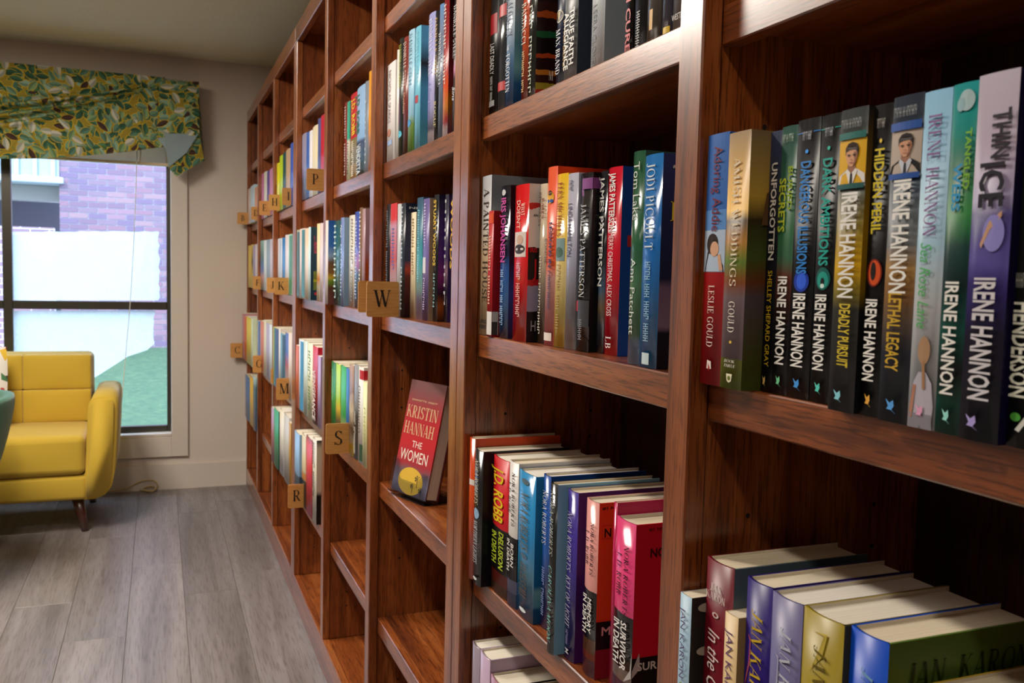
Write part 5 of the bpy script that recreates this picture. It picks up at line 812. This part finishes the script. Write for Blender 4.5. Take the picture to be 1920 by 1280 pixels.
# ------------------------------------------------------------------ sofa
def cloth(name, c, sc=900, rough=0.8):
    m = bpy.data.materials.new(name); m.use_nodes = True; b = m.node_tree.nodes['Principled BSDF']; b.inputs['Base Color'].default_value = lin(c); b.inputs['Roughness'].default_value = rough; b.inputs['Sheen Weight'].default_value = 0.25
    tc = N(m, 'ShaderNodeTexCoord'); n = N(m, 'ShaderNodeTexNoise', Scale=sc, Detail=2.0); L(m, tc.outputs['Object'], n.inputs['Vector']); bp = N(m, 'ShaderNodeBump', Strength=.3, Distance=.001); L(m, n.outputs['Fac'], bp.inputs['Height']); L(m, bp.outputs[0], b.inputs['Normal'])
    return m
YEL = cloth('mustard_fabric', '#c8a52c')
SX1 = -0.655; SX0 = -2.15; SY0, SY1 = 4.53, 5.20
S = thing('sofa', 'mustard yellow tufted sofa with wooden legs under the window', 'sofa', ((SX0+SX1)/2, (SY0+SY1)/2, 0))
def arm(mir):
    f = (lambda x: x) if not mir else (lambda x: SX0+SX1-x)
    out = [(-.80, .157), (-.745, .160), (-.705, .178), (-.678, .215), (-.667, .27), (-.656, .45), (-.652, .60), (-.660, .628), (-.685, .640), (-.735, .640), (-.762, .628), (-.775, .60), (-.785, .42), (-.79, .285), (-.80, .27)]
    bm = bmesh.new(); vs = [bm.verts.new((f(a), SY0, c)) for a, c in out]; fc = bm.faces.new(vs)
    r = bmesh.ops.extrude_face_region(bm, geom=[fc])
    for v in r['geom']:
        if isinstance(v, bmesh.types.BMVert): v.co.y = SY1-.02
    bm.normal_update(); es = [e for e in bm.edges if e.calc_face_angle(0) > 1.2 and abs(e.verts[0].co.y-e.verts[1].co.y) < 1e-4]
    bmesh.ops.bevel(bm, geom=es, offset=.014, segments=3, affect='EDGES'); q = MB(); q.bm(bm, 0, True); return q
arm(False).build('arm', YEL, S); arm(True).build('arm', YEL, S)
MB().rbox(SX0+.13, SX1-.13, SY0+.002, SY1-.03, .158, .275, .02, 3).build('base', YEL, S)
mid = (SX0+SX1)/2
for a, c in ((mid+.002, SX1-.135), (SX0+.135, mid-.002)): MB().rbox(a, c, SY0-.01, 4.99, .278, .462, .03, 4, puff=(0, .006, .012)).build('seat_cushion', YEL, S)
MB().rbox(SX0+.10, SX1-.13, 5.03, SY1, .25, .80, .03, 3).build('back', YEL, S)
nc = 4; bw = (SX1-.133-SX0-.133)/nc
for i in range(nc):
    a = SX0+.133+i*bw
    for z0, z1 in ((.463, .625), (.625, .797)):
        # the back leans: panels step back slightly towards the top
        MB().rbox(a, a+bw, 4.945+(.02 if z0 > .6 else 0), 5.06, z0, z1, .007, 2, puff=(0, .010, 0)).build('back_panel', YEL, S)
LEG = wood('walnut_leg', 'z', '#2a0f06', '#4a1c0c', '#5c2814', .35)
for lx, ly, dx, dy in ((-.83, 4.60, .035, -.02), (-.83, 5.12, .035, .02), (SX0+SX1+.83, 4.60, -.035, -.02), (SX0+SX1+.83, 5.12, -.035, .02)):
    MB().tube([(lx, ly, .165), (lx+dx*.5, ly+dy*.5, .08), (lx+dx, ly+dy, 0)], [.027, .022, .016], 14).build('leg', LEG, S)
# patterned cushion at the frame edge
CUSH = bpy.data.materials.new('floral_cushion'); CUSH.use_nodes = True; bb = CUSH.node_tree.nodes['Principled BSDF']; bb.inputs['Roughness'].default_value = .85
tc = N(CUSH, 'ShaderNodeTexCoord'); vr = N(CUSH, 'ShaderNodeTexVoronoi', Scale=26.0); L(CUSH, tc.outputs['Object'], vr.inputs['Vector']); sc_ = N(CUSH, 'ShaderNodeSeparateColor'); L(CUSH, vr.outputs['Color'], sc_.inputs[0]); r1 = ramp(CUSH, [(0, '#e8e2d8'), (.45, '#3a3a3c'), (.62, '#b83a3a'), (.72, '#4a7a4c'), (.84, '#e0b83a'), (.92, '#e8e2d8')], 'CONSTANT'); L(CUSH, sc_.outputs[0], r1.inputs[0]); L(CUSH, r1.outputs[0], bb.inputs['Base Color'])
cu = thing('throw_pillow', 'small floral throw pillow leaning on the yellow sofa', 'pillow', (-1.30, 4.76, .47))
q = MB()
def pil(u, v):
    a, c = 2*u-1, 2*v-1; e = (1-abs(a)**3)*(1-abs(c)**3); return a, c, e
for sg in (-1, 1): q.grid(lambda u, v: (-1.325+.19*pil(u, v)[0]*(1-.06*pil(u, v)[1]**2), 4.775-.03+.13*v+sg*.06*max(pil(u, v)[2], 0)**.6-.03, .474+.19+.185*pil(u, v)[1]), 14, 14)
q.build('pillow_body', CUSH, cu)

# ------------------------------------------------------------------ green tub chair at the left edge
GRN = cloth('green_velvet', '#2f6a4c', 1200, .6); CY, CXX, CR = 3.95, -1.385, .40
gc = thing('tub_chair', 'dark green velvet tub chair cut by the left frame edge', 'chair', (CXX, CY, 0))
q = MB()
def shell(u, v):       # v around the thickness profile, u around the back
    a = math.radians(-100+200*u); prof = [(-.30, 0), (-.32, .15), (-.05, .25), (.0, .33), (-.01, .345), (-.035, .35), (-.05, .33), (-.09, .22), (-.30, .12), (-.30, 0)]
    k = v*(len(prof)-1); i = min(int(k), len(prof)-2); t = k-i; dr = prof[i][0]*(1-t)+prof[i+1][0]*t; dz = prof[i][1]*(1-t)+prof[i+1][1]*t
    R = CR+dr*(.9 if dr > -.1 else 1)
    return (CXX+R*math.cos(a), CY-R*math.sin(a)*.95, .385+dz*(1.0 if u else 1))
def shell2(u, v):
    a = math.radians(-110+220*u); s = 2*PI*v; h0 = .40+.02; top = .735-.05*(abs(2*u-1))**2
    zc = (h0+top)/2; rz = (top-h0)/2; rad = CR-.028+.05*((.5-.5*math.cos(s)) if 0 else 0)
    z = zc+rz*math.sin(s)*(1.0); cth = .030*math.copysign(abs(math.cos(s))**.5, math.cos(s)); flare = .075*((z-h0)/(top-h0)-1)
    return (CXX+(rad+cth+flare)*math.cos(a), CY-(rad+cth+flare)*math.sin(a), z)
q.grid(shell2, 40, 28); q.build('backrest', GRN, gc)
MB().rbox(CXX-.30, CXX+.27, CY-.28, CY+.28, .36, .48, .05, 4, puff=(.02, .02, .015)).build('seat', GRN, gc)
for sx_ in (-1, 1):
    for sy_ in (-1, 1): MB().tube([(CXX+sx_*.2, CY+sy_*.2, .37), (CXX+sx_*.25, CY+sy_*.25, 0)], [.016, .010], 10).build('leg', pmat('black_metal_leg', '#1c1a18', .4, .5), gc)

# ------------------------------------------------------------------ valance and blind
def leaf_mat():
    m = bpy.data.materials.new('leaf_print_fabric'); m.use_nodes = True; b = m.node_tree.nodes['Principled BSDF']; b.inputs['Roughness'].default_value = .8
    at = N(m, 'ShaderNodeAttribute', _attribute_name='UVMap'); col = None
    base = lin('#b89a1c'); prev = None
    layers = [(13.0, 1, ['#4f7a4a', '#35603f', '#6f9a7c', '#3f7058']), (15.0, 5, ['#3d6b46', '#7fa48c', '#2f5a40', '#8fae98']), (17.0, 9, ['#6b8f74', '#44281c', '#3a6a4c', '#55806a', '#c4c2b4', '#2f5c42', '#7c9c6c'])]
    for sc, sd, cols in layers:
        mp = N(m, 'ShaderNodeMapping'); mp.inputs['Location'].default_value = (sd*1.37, sd*.71, sd); L(m, at.outputs['Vector'], mp.inputs[0])
        vo = N(m, 'ShaderNodeTexVoronoi', Scale=sc, Randomness=.8); L(m, mp.outputs[0], vo.inputs['Vector'])
        scm = N(m, 'ShaderNodeVectorMath', _operation='SCALE'); L(m, mp.outputs[0], scm.inputs[0]); scm.inputs['Scale'].default_value = 1.0
        sub = N(m, 'ShaderNodeVectorMath', _operation='SUBTRACT'); L(m, scm.outputs[0], sub.inputs[0]); L(m, vo.outputs['Position'], sub.inputs[1])
        sc3 = N(m, 'ShaderNodeSeparateColor'); L(m, vo.outputs['Color'], sc3.inputs[0])
        an = N(m, 'ShaderNodeMath', _operation='MULTIPLY'); L(m, sc3.outputs[0], an.inputs[0]); an.inputs[1].default_value = 6.283
        ro = N(m, 'ShaderNodeVectorRotate', _rotation_type='Z_AXIS'); L(m, sub.outputs[0], ro.inputs['Vector']); L(m, an.outputs[0], ro.inputs['Angle'])
        sx = N(m, 'ShaderNodeSeparateXYZ'); L(m, ro.outputs[0], sx.inputs[0])
        # pointed leaf: |y| < k*(1-(x/a)^2)
        x2 = N(m, 'ShaderNodeMath', _operation='MULTIPLY'); L(m, sx.outputs[0], x2.inputs[0]); L(m, sx.outputs[0], x2.inputs[1])
        a_ = .62/sc; ma = N(m, 'ShaderNodeMath', _operation='MULTIPLY_ADD'); L(m, x2.outputs[0], ma.inputs[0]); ma.inputs[1].default_value = -(.30/sc)/(a_*a_); ma.inputs[2].default_value = .30/sc
        ab = N(m, 'ShaderNodeMath', _operation='ABSOLUTE'); L(m, sx.outputs[1], ab.inputs[0])
        df = N(m, 'ShaderNodeMath', _operation='SUBTRACT'); L(m, ma.outputs[0], df.inputs[0]); L(m, ab.outputs[0], df.inputs[1])
        inside = N(m, 'ShaderNodeMath', _operation='GREATER_THAN'); L(m, df.outputs[0], inside.inputs[0]); inside.inputs[1].default_value = 0.0
        core = N(m, 'ShaderNodeMath', _operation='GREATER_THAN'); L(m, df.outputs[0], core.inputs[0]); core.inputs[1].default_value = .05/sc
        rc = ramp(m, [(i/len(cols), c) for i, c in enumerate(cols)], 'CONSTANT'); L(m, sc3.outputs[1], rc.inputs[0])
        shade = N(m, 'ShaderNodeMath', _operation='GREATER_THAN'); L(m, sx.outputs[1], shade.inputs[0]); shade.inputs[1].default_value = 0.0
        m2 = N(m, 'ShaderNodeMix', _data_type='RGBA', _blend_type='MULTIPLY'); m2.inputs['B'].default_value = (.55, .6, .55, 1); L(m, shade.outputs[0], m2.inputs['Factor']); L(m, rc.outputs[0], m2.inputs['A'])
        m3 = N(m, 'ShaderNodeMix', _data_type='RGBA'); m3.inputs['A'].default_value = lin('#c8a81c'); L(m, core.outputs[0], m3.inputs['Factor']); L(m, m2.outputs['Result'], m3.inputs['B'])
        m4 = N(m, 'ShaderNodeMix', _data_type='RGBA'); L(m, inside.outputs[0], m4.inputs['Factor']); L(m, m3.outputs['Result'], m4.inputs['B'])
        if prev is None: m4.inputs['A'].default_value = lin('#94801f')
        else: L(m, prev, m4.inputs['A'])
        prev = m4.outputs['Result']
    L(m, prev, b.inputs['Base Color'])
    bp = None
    return m
LEAF = leaf_mat(); LIN = cloth('grey_lining', '#8a9ca0', 700)
VY = YW-.135
val = thing('valance', 'leaf patterned green and yellow swag valance over the window', 'valance', (-1.2, YW-.07, 1.9))
def uvset(o, fn):
    uv = o.data.uv_layers.new(name='UVMap')
    for p in o.data.polygons:
        for li, vi in zip(p.loop_indices, p.vertices): uv.data[li].uv = fn(o.data.vertices[vi].co)
pTR = ony(372, 152, VY); pTL = ony(0, 130, VY); ztop = float(pTR[2])
x_r = float(ony(309, 200, VY)[0]); x_l = 2*XM-x_r                      # swag spans the double window
def botz(u):           # u: 0 at the right end, 1 at the left end: a shallow swag
    c = abs(2*u-1); return float(ony(150, 303, VY)[2])-.012+.118*c**1.5
VT = []
def swag(u, v):
    x = x_r+(x_l-x_r)*u; zb_ = botz(u); z = ztop+(zb_-ztop)*v
    s_ = 1-abs(2*u-1); vc = .55*s_**.55                                  # folds fan out from the gathered corners
    env = math.exp(-((v-vc)/(.06+.09*s_))**2)*min(1, s_*6)
    y = VY-.012-.045*math.sin(PI*v*.9)*s_-.004*math.sin(PI*v) - env*(.010+.024*s_)*math.sin(2*PI*(v-vc)/(.055+.055*s_))
    return (x, y, z)
q = MB().grid(swag, 150, 90); o = q.build('swag', LEAF, val, fix=False)
arc = [[0.0]*91 for _ in range(151)]
for i in range(151):
    for j in range(1, 91): arc[i][j] = arc[i][j-1]+(Vector(q.v[j*151+i])-Vector(q.v[(j-1)*151+i])).length
uv = o.data.uv_layers.new(name='UVMap')
for p_ in o.data.polygons:
    for li, vi in zip(p_.loop_indices, p_.vertices): uv.data[li].uv = (q.v[vi][0], -arc[vi % 151][vi//151])
MB().box(x_l-.1, x_r+.09, VY+.006, YW-.001, ztop-.02, ztop-.002).build('mounting_board', LEAF, val)
# right tail: a flat jabot with its corner turned up to show the lining
def tail(mir):
    f = (lambda x: x) if not mir else (lambda x: 2*XM-x)
    P = lambda u, v, dy=0: (lambda p: (f(float(p[0])), float(p[1]), float(p[2])))(ony(u, v, VY-.022+dy))
    q = MB(); n = 10
    edge = lambda t: (300-2*t*3, 152+t*(258-152)); 
    top0, top1 = (300, 151), (373, 153); 
    def fr(u, v):
        ul = 300-7*v; vl = 151+107*v; ur = 373+1*v; vr = 153+100*v
        p = P(ul+(ur-ul)*u, vl+(vr-vl)*u, -.010*math.sin(PI*u)*math.sin(PI*v)-.006*math.sin(3*PI*u)*v); return p
    q.grid(fr, 16, 20)
    # turned corner below and side return towards the wall
    q.add([P(350, 285, .012), P(373, 250, .012), P(383, 300, .030), P(331, 331, .018), P(314, 312, .014)], [(0, 1, 2), (0, 2, 3), (0, 3, 4)])
    ptR = P(373, 153); pbR = P(383, 300, .03)
    q.add([ptR, (ptR[0]+(.004 if not mir else -.004), YW-.002, ptR[2]), (pbR[0]+(.002 if not mir else -.002), YW-.002, pbR[2]), pbR, P(374, 252)], [(0, 1, 2, 3, 4)])
    o = q.build('tail', LEAF, val, fix=False); uvset(o, lambda c: (c.x+.35, c.z+.8*c.y))
    q = MB(); q.add([P(294, 258, .004), P(308, 250, -.008), P(372, 251, -.004), P(350, 286, .002), P(316, 314, .006), P(311, 280, .004)], [(0, 1, 5), (1, 2, 3, 4, 5)]); q.build('lining', LIN, o, fix=False)
tail(False); tail(True)
# raised blind under the valance
SLAT = pmat('blind_slat', '#dcc39a', .5); bl_ = thing('window_blind', 'raised beige slat blind stacked beneath the valance', 'blind', (-1.2, YW+.03, 1.8))
zb0 = float(ony(200, 305, YW+.03)[2])
MB().cbox(XM-.78, WX1-.012, YW+.012, YW+.045, zb0, zb0+.016, .003).build('bottom_rail', SLAT, bl_)
for k in range(16):
    zz = zb0+.019+k*.0062
    q = MB(); q.prism([(YW+.010, zz+.001), (YW+.029, zz+.0034), (YW+.048, zz+.001), (YW+.029, zz+.0048)], XM-.78, WX1-.012, 'x'); o = q.build('slat', SLAT, bl_)
for xx in (-.56, -.93): MB().tube([(xx, YW+.007, zb0+.12), (xx+.004, YW+.006, zb0+.05), (xx-.003, YW+.007, zb0+.002)], .003, 6).build('ladder_cord', SLAT, bl_)
CORDM = pmat('white_cord', '#e6e0d0', .6)
pts = [tuple(ony(u, v, YW-.028)) for u, v in ((257, 280), (254, 380), (250, 470), (244, 570), (237, 650), (231, 720), (224, 800))]
q = MB().tube(pts, .0022, 6); tag(q.build('blind_cord', CORDM, None), 'white blind cord hanging down in front of the window', 'cord')
pz = lambda u, v, z=.004: tuple(onz(u, v, z)) if onz(u, v, z)[1] < YW-.03 else tuple(ony(u, v, YW-.03))
cp_ = [pz(178, 924), pz(205, 921), pz(228, 918), pz(245, 912, .012), pz(258, 904, .025), pz(272, 900, .035), pz(286, 900, .03), pz(294, 905, .018), pz(295, 913, .008), pz(288, 919), pz(276, 919), pz(270, 915, .008), pz(282, 911, .014), pz(291, 914, .012), pz(286, 921, .005), pz(262, 918)]
def smooth(p, n=4):
    out = []; P = [Vector(a) for a in p]
    for i in range(len(P)-1):
        p0, p1, p2, p3 = P[max(i-1, 0)], P[i], P[i+1], P[min(i+2, len(P)-1)]
        for k in range(n): t = k/n; out.append(.5*((2*p1)+(p2-p0)*t+(2*p0-5*p1+4*p2-p3)*t*t+(3*p1-p0-3*p2+p3)*t**3))
    return out+[P[-1]]
tag(MB().tube(smooth(cp_), .0035, 6).build('loose_cord', pmat('tan_cord', '#cbb27a', .7), None), 'knotted tan cord lying on the floor beside the sofa', 'cord')
